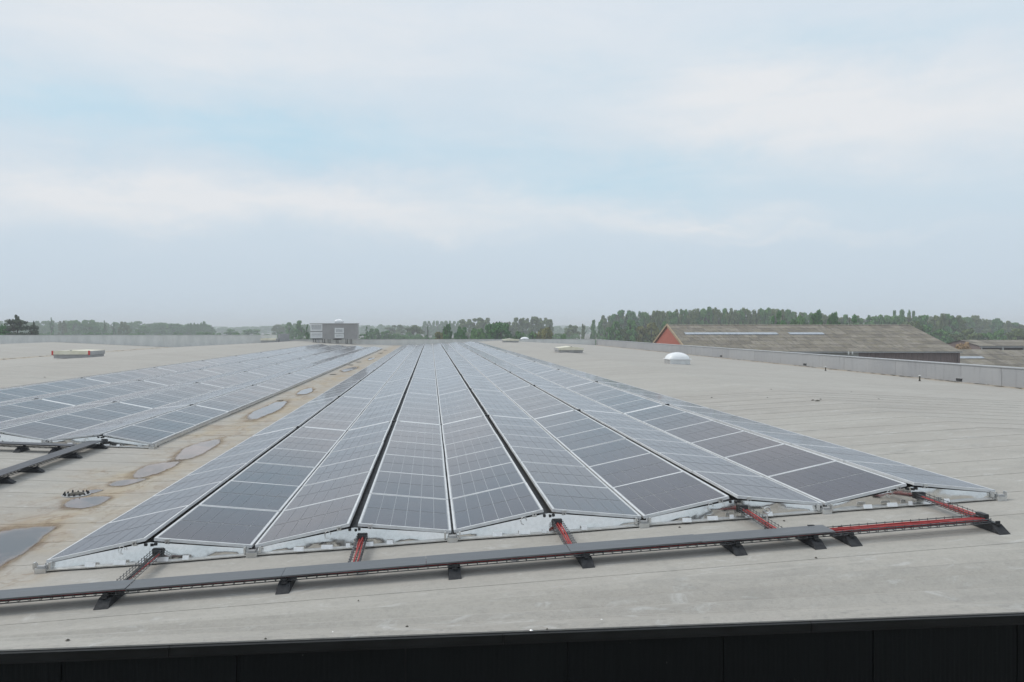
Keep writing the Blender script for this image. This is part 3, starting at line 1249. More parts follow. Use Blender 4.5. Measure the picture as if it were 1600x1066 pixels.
# left array trays
LTX = XL0 + 3.5 * W
lt = thing('cable_tray', (LTX, 18.9, zroof(LTX)), 'dark lidded cable tray running toward the viewer from the left array', 'cable tray')
org = Vector(lt.location)
mb = MB()
basket(mb, sub(tp(LTX, 10.5)), sub(tp(LTX, 19.0)), .20, .05, .12)
mb.build('wire_basket', lt)
y = 19.02
for L in (2.0, 2.0, 2.0, 2.4):
    mb = MB()
    lid(mb, sub(tp(LTX, y - L + .004)), sub(tp(LTX, y - .004)), .30, .072, mt='lid2')
    mb.build('lid', lt)
    y -= L
lt2 = thing('cable_tray', (LTX - .2, 18.35, zroof(LTX)), 'dark lidded cable tray along the front of the left array', 'cable tray')
org = Vector(lt2.location)
LY2 = 18.30
mb = MB()
basket(mb, sub(tp(LTX - 9, LY2)), sub(tp(LTX - .12, LY2)), .20, .05, .12)
mb.build('wire_basket', lt2)
x = LTX - .17
for L in (2.0, 2.0, 2.0, 2.0):
    mb = MB()
    lid(mb, sub(tp(x - L + .004, LY2)), sub(tp(x - .004, LY2)), .28, .072, mt='lid2')
    mb.build('lid', lt2)
    x -= L
names = ['first', 'second', 'third', 'fourth', 'fifth', 'sixth']
for i, (u, v) in enumerate(((190, 690), (155, 701), (112, 716), (52, 738), (4, 755))):
    P = on_roof(u, v)
    rubber_foot(LTX + .02, P.y, pi / 2, 'black rubber foot under the left lidded tray, %s counting from the left array' % names[i],
                'rubber feet under the left trays')
for i, (u, v) in enumerate(((148, 687), (84, 690))):
    P = on_roof(u, v)
    rubber_foot(P.x, LY2, 0, 'black rubber foot under the cross tray, %s left of the tray junction' % names[i], 'rubber feet under the left trays')

# ------------------------------------------------------------------ small things on the roof
# ring bolt post behind the long tray
P = on_roof(1192, 829)
P = Vector((P.x, 8.95, zroof(P.x, 8.95)))
rb = thing('anchor_post', P, 'small steel ring post with black collar and white base behind the long tray', 'anchor post')
mb = MB(); mb.box((0, 0, .012), (.13, .13, .016), 'white'); mb.build('base_plate', rb)
mb = MB(); mb.lathe((0, 0, .018), [(.034, 0), (.032, .05), (.020, .065), (.018, .11)], 'dark', 12); mb.build('collar', rb)
mb = MB(); mb.tube([(0, 0, .12), (0, 0, .225)], .008, 'alu2', 8); mb.build('rod', rb)
mb = MB()
mb.tube([(.036 * cos(a), .0, .262 + .036 * sin(a)) for a in [2 * pi * i / 16 for i in range(17)]], .008, 'alu2', 6)
mb.build('ring', rb)

# gravel guard of the roof drain: ring of upright prongs
P = on_roof(119, 774)
dr = thing('roof_drain', P, 'round roof drain guard of black upright prongs beside a puddle', 'roof drain')
mb = MB(); mb.lathe((0, 0, .004), [(.22, 0), (.22, .012), (.16, .018), (.15, .010)], 'curb', 20); mb.build('flange', dr)
for i in range(14):
    a = 2 * pi * i / 14
    mb = MB()
    h = R.uniform(.04, .065)
    mb.tube([(.185 * cos(a), .185 * sin(a), .012), (.175 * cos(a), .175 * sin(a), h)], .020, 'dark', 5, .009)
    mb.build('prong', dr)
mb = MB()
mb.lathe((0, 0, .012), [(.13, 0), (.12, .02), (.08, .03)], 'crackdirt', 14)
mb.build('strainer', dr)


# standing water
def puddle(outline_px, label_seed):
    pts = [on_roof(u, v) for u, v in outline_px]
    c = sum(pts, Vector()) / len(pts)
    rr = random.Random(label_seed)
    # smooth closed outline, then ragged at several scales
    n = len(pts)
    out = []
    S = 14
    for i in range(n):
        p0, p1, p2, p3 = pts[i - 1], pts[i], pts[(i + 1) % n], pts[(i + 2) % n]
        for k_ in range(S):
            t = k_ / S
            out.append(.5 * ((2 * p1) + (p2 - p0) * t + (2 * p0 - 5 * p1 + 4 * p2 - p3) * t * t + (3 * p1 - p0 - 3 * p2 + p3) * t ** 3))
    m = len(out)

    def ragged(amp, seed, grow):
        r2 = random.Random(seed)
        ph = [(f, r2.uniform(0, 6.28), r2.uniform(.4, 1)) for f in (3, 5, 8, 13, 21, 34, 47)]
        res = []
        for i, q in enumerate(out):
            a = 2 * pi * i / m
            d = sum(w_ * sin(f * a + p_) / f ** .75 for f, p_, w_ in ph)
            k_ = grow + amp * d
            res.append(Vector((c.x + (q.x - c.x) * k_, c.y + (q.y - c.y) * k_, 0)))
        return res
    o = structure(pool_mesh('puddle', c, [ragged(.10, label_seed, f) for f in (.55, .85, 1.04, 1.22)], (1, .85, .45, 0), .011, 'puddle'))
    pool_mesh('rust_rim', c, [ragged(.16, label_seed + 50, f) for f in (.8, 1.12, 1.42, 1.75)], (1, 1, .5, 0), .0085, 'stain', o)


def pool_mesh(name, c, rings, depth, lift, mt, parent=None):
    m = len(rings[0])
    vs = [(c.x, c.y, zroof(c.x, c.y) + lift)]
    at_ = [1.0]
    fs = [(0, i + 1, (i + 1) % m + 1) for i in range(m)]
    for rg, d in zip(rings, depth):
        vs += [(q.x, q.y, zroof(q.x, q.y) + lift) for q in rg]
        at_ += [d] * m
    for r in range(len(rings) - 1):
        for i in range(m):
            a, b2 = 1 + r * m + i, 1 + r * m + (i + 1) % m
            fs.append((a, a + m, b2 + m, b2))
    me = bpy.data.meshes.new(name)
    me.from_pydata(vs, [], fs)
    me.materials.append(M[mt])
    a = me.attributes.new('wet', 'FLOAT', 'POINT')
    a.data.foreach_set('value', at_)
    return link(name, me, parent)


puddle([(-40, 870), (-20, 840), (15, 829), (50, 826), (82, 826), (70, 838), (45, 858), (10, 880), (-30, 905)], 1)
puddle([(101, 793), (112, 782), (135, 778), (160, 777), (170, 780), (160, 787), (140, 793), (118, 795)], 2)
puddle([(137, 768), (150, 766), (160, 767), (148, 771), (138, 772)], 3)
puddle([(172, 759), (180, 753), (205, 750), (228, 749), (212, 755), (190, 760)], 4)
puddle([(208, 744), (224, 731), (250, 725), (278, 722), (268, 731), (245, 741), (222, 746)], 5)
puddle([(275, 715), (285, 705), (302, 696), (325, 690), (342, 688), (336, 697), (318, 709), (298, 716), (280, 718)], 6)
puddle([(388, 652), (398, 643), (415, 636), (432, 629), (447, 628), (438, 639), (418, 648), (400, 655)], 7)
puddle([(465, 616), (472, 610), (486, 607), (488, 611), (478, 616)], 8)
puddle([(534, 579), (540, 577), (552, 574), (558, 575), (548, 579), (538, 581)], 9)
puddle([(575, 562), (580, 560), (586, 559), (583, 561), (578, 563)], 10)


def front_span(u0, u1, v):
    Pm = on_roof((u0 + u1) / 2, v)
    xa, xb = (Pm.y * tan(atan((u - 800) / FPX) + YAW) for u in (u0, u1))
    return xb - xa, (xa + xb) / 2, Pm.y


def roof_hatch(u0, u1, vbase, depth_len, hgt, label, grp, red=False, gable=False, cream='cream'):
    w, x, y = front_span(u0, u1, vbase)
    z = zroof(x, y)
    root = thing('roof_hatch', (x, y + depth_len / 2, z), label, 'skylight', grp)
    mb = MB()
    mb.box((0, 0, hgt * .24), (w - .12, depth_len - .12, hgt * .5), 'curb')
    mb.build('curb', root)
    mb = MB()
    a, b2 = w / 2, depth_len / 2
    z0, z1 = hgt * .46, hgt
    mb.box((0, -b2 + .02, (z0 + z1) / 2), (w, .06, z1 - z0), cream)
    mb.box((0, b2 - .02, (z0 + z1) / 2), (w, .06, z1 - z0), cream)
    for s in (-1, 1):
        mb.box((s * (a - .02), 0, (z0 + z1) / 2 - .02), (.06, depth_len - .1, z1 - z0), 'curb')
    mb.build('frame', root)
    mb = MB()
    r = .10 if gable else .03
    mb.poly([(-a, -b2, z1 - .02), (a, -b2, z1 - .02), (a, b2, z1 - .02), (-a, b2, z1 - .02), (0, -b2 - .002, z1 + r), (0, b2 + .002, z1 + r)],
            [(0, 1, 4), (1, 2, 5, 4), (2, 3, 5), (3, 0, 4, 5)], cream)
    mb.box((0, -b2 + .05, z1 + r), (.09, .12, .05), 'curb')
    mb.build('lid', root)
    mb = MB()
    mb.box((0, -b2 - .016, z0 + .02), (w + .01, .012, .025), 'curb')
    mb.build('seal', root)
    if red:
        for s in (-1, 1):
            mb = MB()
            mb.box((s * (a + .004), -b2 + .02, (z0 + z1) / 2), (.11, .11, z1 - z0 + .02), 'redpaint')
            mb.build('corner_cap', root)
    return root


roof_hatch(82, 139, 560, 3.0, .55, 'low cream roof hatch with red corner caps on the left roof', 'roof hatches', red=True)
roof_hatch(407, 431, 535.3, 2.6, .60, 'small cream roof hatch before the far left parapet', 'roof hatches')
roof_hatch(786, 811, 535.0, 2.4, .42, 'small far white roof hatch left of the distant dome', 'roof hatches', gable=True)
roof_hatch(873, 912, 551.2, 2.6, .40, 'cream roof hatch on the open roof right of the central array', 'roof hatches', gable=True)


def dome_light(u0, u1, vbase, label, base_w=None, pos_=None):
    if pos_ is None:
        w, x, y = front_span(u0, u1, vbase)
        y += w / 2
        z = zroof(x, y)
    else:
        x, y, z = pos_
        w = base_w
    root = thing('dome_skylight', (x, y, z), label, 'skylight', 'domed skylights')
    mb = MB()
    mb.box((0, 0, .13), (w * .97, w * .97, .30), 'curb2')
    mb.box((-w * .486, 0, .14), (.012, w * .93, .24), 'curb')
    mb.build('curb', root)
    mb = MB()
    mb.box((0, 0, .305), (w * 1.06, w * 1.06, .05), 'white')
    mb.build('rim', root)
    # square dome: superellipse rings
    mb = MB()
    n, rings = 32, 8
    vs = []
    for r in range(rings + 1):
        f_ = cos(r / rings * pi / 2)
        hz = sin(r / rings * pi / 2) * w * .30
        e = 2 + 5 * (1 - r / rings)
        for k_ in range(n):
            a = 2 * pi * k_ / n
            q = (abs(cos(a)) ** e + abs(sin(a)) ** e) ** (-1 / e)
            vs.append((cos(a) * q * f_ * w * .51, sin(a) * q * f_ * w * .51, .33 + hz))
    fs = [(i * n + k_, i * n + (k_ + 1) % n, (i + 1) * n + (k_ + 1) % n, (i + 1) * n + k_) for i in range(rings) for k_ in range(n)]
    mb.poly(vs, fs, 'white')
    mb.build('dome', root, smooth=True)
    return root


dome_light(1047, 1079, 569.3, 'white domed skylight on a grey curb, nearest on the right roof')
dome_light(814, 827, 533.6, 'distant white domed skylight beside the small far hatch')

# HVAC cabinet on legs
base = at(521, 536.0, 124)
bx, by = base.x, base.y
bz = zroof(bx, by)
dpx = 124 / FPX
hv = thing('ventilation_unit', (bx, by, bz), 'grey rooftop ventilation cabinet on thin legs with pale louvre frames', 'ventilation unit')


def hx(u): return (u - 521) * dpx
def hz(v): return (536.0 - v) * dpx


mb = MB()
mb.box(((hx(504) + hx(557)) / 2, 1.6, (hz(505.2) + hz(529.2)) / 2), (hx(557) - hx(504), 3.2, hz(505.2) - hz(529.2)), 'hvac')
mb.build('cabinet', hv)
mb = MB()
mb.box(((hx(485) + hx(504)) / 2 - .02, 1.5, (hz(506) + hz(528)) / 2), (hx(504) - hx(485) - .06, 2.6, hz(506) - hz(528)), 'hvac')
mb.build('side_cabinet', hv)
mb = MB()
mb.box(((hx(484.5) + hx(558)) / 2, 1.6, hz(504.9)), (hx(558) - hx(484.5), 3.4, .10), 'curb')
mb.build('roof_sheet', hv)


def louvre(ua, ub, va, vb, yy, slats, mode):
    f = MB()
    x0_, x1_, z0_, z1_ = hx(ua), hx(ub), hz(vb), hz(va)
    t = .17
    f.box(((x0_ + x1_) / 2, yy, z1_ - t / 2), (x1_ - x0_, .12, t), 'hvac2')
    f.box(((x0_ + x1_) / 2, yy, z0_ + t / 2), (x1_ - x0_, .12, t), 'hvac2')
    f.box((x0_ + t / 2, yy, (z0_ + z1_) / 2), (t, .12, z1_ - z0_ - 2 * t), 'hvac2')
    f.box((x1_ - t / 2, yy, (z0_ + z1_) / 2), (t, .12, z1_ - z0_ - 2 * t), 'hvac2')
    fo = f.build('louvre_frame', hv)
    g_ = MB()
    g_.box(((x0_ + x1_) / 2, yy + .05, (z0_ + z1_) / 2), (x1_ - x0_ - 2 * t, .02, z1_ - z0_ - 2 * t), 'void_shade' if mode else 'hvac')  # solid back sheet; the dark one paints the shade behind the slats
    g_.build('void', fo)
    for i in range(slats):
        z = z0_ + t + (z1_ - z0_ - 2 * t) * (i + .5) / slats
        s_ = MB()
        hh = (z1_ - z0_ - 2 * t) / slats
        a, b2 = x0_ + t, x1_ - t
        s_.hexa([(a, yy - .05, z - hh * .42), (b2, yy - .05, z - hh * .42), (b2, yy - .04, z - hh * .42), (a, yy - .04, z - hh * .42),
                 (a, yy + .02, z + hh * .30), (b2, yy + .02, z + hh * .30), (b2, yy + .03, z + hh * .30), (a, yy + .03, z + hh * .30)], 'hvac2' if not mode else 'curb2')
        s_.build('slat', fo)


louvre(485.5, 504.3, 506.0, 516.5, -.03 + .13, 4, 1)
louvre(485.5, 504.3, 518.0, 528.0, -.03 + .13, 3, 0)
louvre(523, 537, 511.8, 520.2, -.07, 3, 1)
louvre(523, 537, 521.0, 527.5, -.07, 2, 0)
for u in (490, 504, 512.5, 525, 540, 546.5):
    for yy in (.25, 2.6):
        mb = MB()
        mb.tube([(hx(u), yy, zroof(bx + hx(u), by) - bz), (hx(u), yy, hz(528.6))], .05, 'dark', 6)
        mb.box((hx(u), yy, zroof(bx + hx(u), by) - bz + .03), (.3, .3, .06), 'curb')
        mb.build('leg', hv)
mb = MB()
mb.lathe((hx(496.5), .8, zroof(bx + hx(496.5), by) - bz), [(.16, 0), (.16, .55), (.10, .60)], 'white', 10)
mb.build('pipe', hv)
mb = MB()
mb.box((hx(496), .2, hz(529.0)), (1.5, .5, .14), 'dark')
mb.box((hx(527), .15, hz(529.6)), (1.2, .5, .12), 'dark')
mb.build('bracket', hv)
dome_light(0, 0, 0, 'white domed skylight showing above the ventilation cabinet', base_w=1.25,
           pos_=(bx + hx(528), by + 1.6, bz + hz(504.9) + .0))

# little vent pipes and debris on the right part of the roof
for u, v, h, lab in ((1437, 595.5, .24, 'short dark vent pipe on the roof by the right parapet'),
                     (1290, 579.5, .22, 'small brown vent stub on the roof near the right parapet, left of the taller pipe')):
    P = on_roof(u, v)
    vp = thing('vent_pipe', (P.x, P.y, zroof(P.x, P.y)), lab, 'vent pipe')
    mb = MB(); mb.lathe((0, 0, 0), [(.07, 0), (.045, .03), (.035, .05), (.035, h)], 'crackdirt', 10); mb.build('pipe', vp)
    mb = MB(); mb.lathe((0, 0, h + .005), [(.055, 0), (.06, .025), (.02, .05)], 'pale', 10); mb.build('cap', vp)
rr = random.Random(5)
mb = MB()
for (u, v, s) in [(1270, 626, .10), (1282, 624.5, .07), (1277, 627, .14), (1205, 609, .06), (1330, 613, .05), (1373, 624, .06), (1112, 622, .07),
                  (1199, 622, .05), (247, 699, .07), (142, 588, .12), (70, 590, .10), (106, 1002, .03), (314, 970, .03), (940, 971, .035),
                  (1235, 961, .045), (1265, 960, .03), (1177, 962, .03), (1275, 873, .03), (560, 940, .02), (700, 965, .02), (1420, 930, .02),
                  (1000, 912, .02), (855, 985, .02), (830, 987, .025), (415, 1000, .02), (520, 990, .02), (1340, 958, .03), (1480, 950, .025), (1062, 825, .03), (1225, 815, .03), (636, 981, .035)]:
    P = on_roof(u, v)
    n = 7
    s *= .7
    pts = [(P.x + s * rr.uniform(.5, 1.0) * cos(2 * pi * i / n), P.y + s * rr.uniform(.5, 1.0) * sin(2 * pi * i / n)) for i in range(n)]
    vs = [(a, b2, zroof(a, b2) + .009) for a, b2 in pts] + [(P.x, P.y, zroof(P.x, P.y) + .015 + s * .25)]
    mb.poly(vs, [(i, (i + 1) % n, n) for i in range(n)], 'tab' if rr.random() < .3 and v > 900 else 'crackdirt')
# debris washed along the gutters
for i in range(260):
    Y = 30 + 94 * rr.random()
    X = VALLEY - PERIOD + rr.gauss(0, .25)
    if i % 2 == 0:
        Y = 26 + 90 * rr.random() ** 1.5
        X = X_PAR - .15 - abs(rr.gauss(0, .12))
    s = rr.uniform(.05, .22)
    n = 6
    pts = [(min(X_PAR - .01, X + s * rr.uniform(.3, .8) * cos(2 * pi * j / n)), Y + 2.2 * s * rr.uniform(.5, 1) * sin(2 * pi * j / n)) for j in range(n)]
    vs = [(a, b2, zroof(a, b2) + .004) for a, b2 in pts] + [(X, Y, zroof(X, Y) + .02)]
    mb.poly(vs, [(j, (j + 1) % n, n) for j in range(n)], 'crackdirt')
# wet dark dirt far down the valley between the arrays
for (u, v, sx_, sy_) in [(621, 537.5, .5, 4), (626, 537.2, .4, 3), (617, 538.2, .5, 3), (580, 560, .35, 1.6), (595, 552, .35, 2.0), (561, 566, .3, 1.0),
                         (438, 626, .15, .35), (548, 570.5, .25, .8), (602, 547.5, .3, 1.5), (520, 585.5, .3, .5)]:
    P = on_roof(u, v)
    n = 10
    pts = [(P.x + sx_ * rr.uniform(.5, 1.0) * cos(2 * pi * j / n), P.y + sy_ * rr.uniform(.5, 1) * sin(2 * pi * j / n)) for j in range(n)]
    vs = [(a, b2, zroof(a, b2) + .006) for a, b2 in pts] + [(P.x, P.y, zroof(P.x, P.y) + .02)]
    mb.poly(vs, [(j, (j + 1) % n, n) for j in range(n)], 'crackdirt')
tag(mb.build('roof_debris'), 'scattered dark leaf litter and grit lying on the roof membrane', 'debris', None, 'stuff')

# ------------------------------------------------------------------ farm buildings on the right


def camx(xc, zc, z=0.0):
    return Vector((xc * cos(YAW) + zc * sin(YAW), zc * cos(YAW) - xc * sin(YAW), z))


BX0, BX1 = 25.5, 65.7          # along the view's right axis
RZ, HALF, DROP = 134.0, 15.4, 3.9
RIDGE_Z = ZC + .45
barn = thing('barn', camx((BX0 + BX1) / 2, RZ), 'long barn with red brick gable and mossy grey corrugated roof beyond the right parapet', 'barn', None, -YAW)


def loc(xc, zc, z):        # local coordinates in the barn's frame
    return (xc - (BX0 + BX1) / 2, zc - RZ, z)


def corr_sheet(w, l, amp=.03, waves=5):
    """corrugated sheet lying in local XY: x across, y down the slope"""
    mb = MB()
    n = waves * 2
    vs = []
    for j in (0, 1):
        for i in range(n + 1):
            vs.append((-w / 2 + w * i / n, j * l, amp if i % 2 else 0.0))
    n1 = n + 1
    fs = [(i, i + 1, n1 + i + 1, n1 + i) for i in range(n)]
    vs2 = [(-w / 2 + w * i / n, 0, (amp if i % 2 else 0.0) - .05) for i in range(n + 1)]
    b0 = len(vs)
    fs += [(b0 + i, b0 + i + 1, i + 1, i) for i in range(n)]
    mb.poly(vs + vs2, fs, 'sheet')
    return mb


SW, SN = (BX1 - BX0) / 22, 8
slope_l = sqrt(HALF ** 2 + DROP ** 2)
SL = slope_l / SN
ang = atan2(DROP, HALF)
me_sh = corr_sheet(SW + .02, SL + .12).mesh('roof_sheet')
me_rl = corr_sheet(SW + .02, 1.2).mesh('rooflight')
me_rl.materials.clear()
me_rl.materials.append(M['rooflight'])
for i in range(22):
    for j in range(SN):
        # rows run from the eave (j = 0) up; y axis of the sheet points up the slope
        s0 = j * SL
        zc = RZ - HALF + s0 * cos(ang)
        z = RIDGE_Z - DROP + s0 * sin(ang) + .06
        o = link('roof_sheet', me_sh, barn, loc(BX0 + (i + .5) * SW, zc, z), (ang - .012, 0, 0))
    if (0 < i < 9) or (9 < i < 13):
        s0 = slope_l * .60
        link('rooflight', me_rl, barn, loc(BX0 + (i + .5) * SW, RZ - HALF + s0 * cos(ang), RIDGE_Z - DROP + s0 * sin(ang) + .15), (ang, 0, 0))
mb = MB()
e = .35
P = [loc(BX0, RZ + HALF + e, RIDGE_Z - DROP - .1), loc(BX1, RZ + HALF + e, RIDGE_Z - DROP - .1), loc(BX1, RZ, RIDGE_Z), loc(BX0, RZ, RIDGE_Z)]
mb.face(P, 'sheet')
mb.face([loc(BX0, RZ - HALF, RIDGE_Z - DROP - .03), loc(BX1, RZ - HALF, RIDGE_Z - DROP - .03), loc(BX1, RZ, RIDGE_Z - .03), loc(BX0, RZ, RIDGE_Z - .03)], 'dark')
mb.build('roof_deck', barn)
mb = MB()
for i in range(22):
    x = BX0 + (i + .5) * SW
    p = loc(x, RZ, RIDGE_Z + .08)
    mb.poly([(p[0] - SW / 2, p[1] - .35, p[2] - .06), (p[0] + SW / 2 - .02, p[1] - .35, p[2] - .06), (p[0] + SW / 2 - .02, p[1], p[2] + .07), (p[0] - SW / 2, p[1], p[2] + .07),
             (p[0] + SW / 2 - .02, p[1] + .35, p[2] - .06), (p[0] - SW / 2, p[1] + .35, p[2] - .06)], [(0, 1, 2, 3), (3, 2, 4, 5)], 'sheet')
mb.build('ridge_cap', barn)


def gable(xc, mt, name):
    mb = MB()
    a = loc(xc, RZ - HALF + .15, 0)
    b2 = loc(xc, RZ + HALF - .15, 0)
    t = .25
    z1 = RIDGE_Z - DROP - .02
    vs = []
    for dx in (0, t):
        vs += [(a[0] + dx, a[1], 0), (b2[0] + dx, b2[1], 0), (b2[0] + dx, b2[1], z1), (a[0] + dx, 0, RIDGE_Z - .05), (a[0] + dx, a[1], z1)]
    mb.poly(vs, [(0, 1, 2, 3, 4), (9, 8, 7, 6, 5), (0, 4, 9, 5), (4, 3, 8, 9), (3, 2, 7, 8), (2, 1, 6, 7)], mt)
    mb.build(name, barn)


gable(BX0 + .2, 'brick', 'gable_wall')
gable(BX1 - .5, 'brownwall', 'end_wall')
for s in (-1, 1):
    mb = MB()
    za, zb = RIDGE_Z - DROP, RIDGE_Z + .05
    A = loc(BX0 - .06, RZ + s * (HALF + .1), za)
    B = loc(BX0 - .06, RZ, zb)
    w_ = .20
    mb.hexa([(A[0], A[1], A[2] - .12), (A[0] + w_, A[1], A[2] - .12), (B[0] + w_, B[1], B[2] - .12), (B[0], B[1], B[2] - .12),
             (A[0], A[1], A[2] + .22), (A[0] + w_, A[1], A[2] + .22), (B[0] + w_, B[1], B[2] + .22), (B[0], B[1], B[2] + .22)], 'verge')
    mb.build('verge_board', barn)
# long wall below the eave: boards, one paler stretch, gutter and downpipe
zc_w = RZ - HALF + .45
nb = 46
for i in range(nb):
    xa = BX0 + .3 + (BX1 - BX0 - .6) * i / nb
    xb = BX0 + .3 + (BX1 - BX0 - .6) * (i + 1) / nb - .03
    u_mid = 800 + FPX * ((xa + xb) / 2) / zc_w
    mt = 'greywall' if u_mid < 1337 else 'brownwall'
    mb = MB()
    p = loc((xa + xb) / 2, zc_w, (RIDGE_Z - DROP - .12) / 2)
    mb.box((p[0], p[1] + R.uniform(-.02, .02), p[2]), (xb - xa, .08, RIDGE_Z - DROP - .12), mt)
    mb.build('wall_board', barn)
mb = MB()
p = loc((BX0 + BX1) / 2, RZ - HALF - .08, RIDGE_Z - DROP - .05)
mb.box(p, (BX1 - BX0, .16, .14), 'curb')
mb.build('gutter', barn)
mb = MB()
p = loc(BX1 - .35, RZ - HALF + .25, 0)
mb.tube([(p[0], p[1], 1.0), (p[0], p[1], RIDGE_Z - DROP - .14)], .09, 'plastic_white', 8)
mb.build('downpipe', barn)
for u in (1326, 1332):
    mb = MB()
    xc = (u - 800) / FPX * (RZ - HALF - .2)
    p = loc(xc, RZ - HALF - .18, RIDGE_Z - DROP - .16)
    mb.box(p, (.16, .14, .42), 'plastic_white')
    mb.build('floodlight', barn)

# open shed farther right, and a lower roof in front of it


def shed(name, u0, u1, vr, ve, zr, half, label, open_=True, rows=3, cols=12, strip=None, hip_right=0.0):
    x0_, x1_ = (u0 - 800) / FPX * zr, (u1 - 800) / FPX * zr
    zridge = ZC + (513 - vr) / FPX * zr
    zeave = ZC + (513 - ve) / FPX * (zr - half)
    root = thing(name, camx((x0_ + x1_) / 2, zr), label, 'shed', None, -YAW)
    wid = x1_ - x0_
    sl = sqrt(half ** 2 + (zridge - zeave) ** 2)
    an = atan2(zridge - zeave, half)
    me = corr_sheet(wid / cols + .02, sl / rows + .1, .035, 4).mesh('roof_sheet')
    for i in range(cols):
        for j in range(rows):
            s0 = j * sl / rows
            link('roof_sheet', me, root, (-wid / 2 + (i + .5) * wid / cols, -half + s0 * cos(an), zeave + s0 * sin(an) + .05), (an - .012, 0, 0))
    mb = MB()
    mb.face([(-wid / 2, half, zeave), (wid / 2, half, zeave), (wid / 2, 0, zridge), (-wid / 2, 0, zridge)], 'sheet')
    mb.face([(-wid / 2, -half, zeave - .03), (wid / 2, -half, zeave - .03), (wid / 2, 0, zridge - .03), (-wid / 2, 0, zridge - .03)], 'dark')
    mb.build('roof_deck', root)
    mb = MB()
    for s in (-1, 1):
        a = s * (wid / 2 - .3)
        mb.poly([(a, -half + .1, 0), (a, half - .1, 0), (a, half - .1, zeave), (a, 0, zridge - .1), (a, -half + .1, zeave)], [(0, 1, 2, 3, 4)], 'brownwall')
    mb.box((0, half - .3, zeave / 2), (wid - .6, .2, zeave - .1), 'brownwall')
    mb.build('wall', root)
    if open_:
        for i in range(7):
            mb = MB()
            mb.box((-wid / 2 + .5 + (wid - 1) * i / 6, -half + .4, zeave / 2), (.25, .25, zeave - .1), 'hvac2')
            mb.build('post', root)
        mb = MB()
        mb.box((0, -half + .1, zeave - .18), (wid, .12, .24), 'curb')
        mb.build('fascia', root)
    else:
        mb = MB()
        mb.box((0, -half + .3, zeave / 2), (wid - .6, .2, zeave - .1), 'brownwall')
        mb.build('front_wall', root)
    if strip:
        mb = MB()
        a, b2, f0, f1 = strip
        xa, xb = (a - 800) / FPX * (zr - half / 2) - (x0_ + x1_) / 2, (b2 - 800) / FPX * (zr - half / 2) - (x0_ + x1_) / 2
        P = []
        for lift in (.06, .14):
            for X, f_ in ((xa, f0), (xb, f0), (xb, f1), (xa, f1)):
                P.append((X, -half + half * f_, zeave + (zridge - zeave) * f_ + lift))
        mb.hexa(P, 'rooflight')
        mb.build('rooflight', root)
    return root


shed('open_shed', 1500, 1700, 531.5, 541, 175, 7.5, 'open fronted farm shed with pale corrugated roof at the far right', True, 2, 16)
shed('low_building', 1434, 1562, 546.5, 588, 140, 13, 'low dark mossy roof with a rooflight strip right of the barn', False, 5, 8, strip=(1500, 1548, .63, .70))
shed('low_building', 1556, 1720, 547.5, 590, 150, 13, 'low grey roof at the right picture edge before the open shed', False, 4, 10)

# ------------------------------------------------------------------ trees


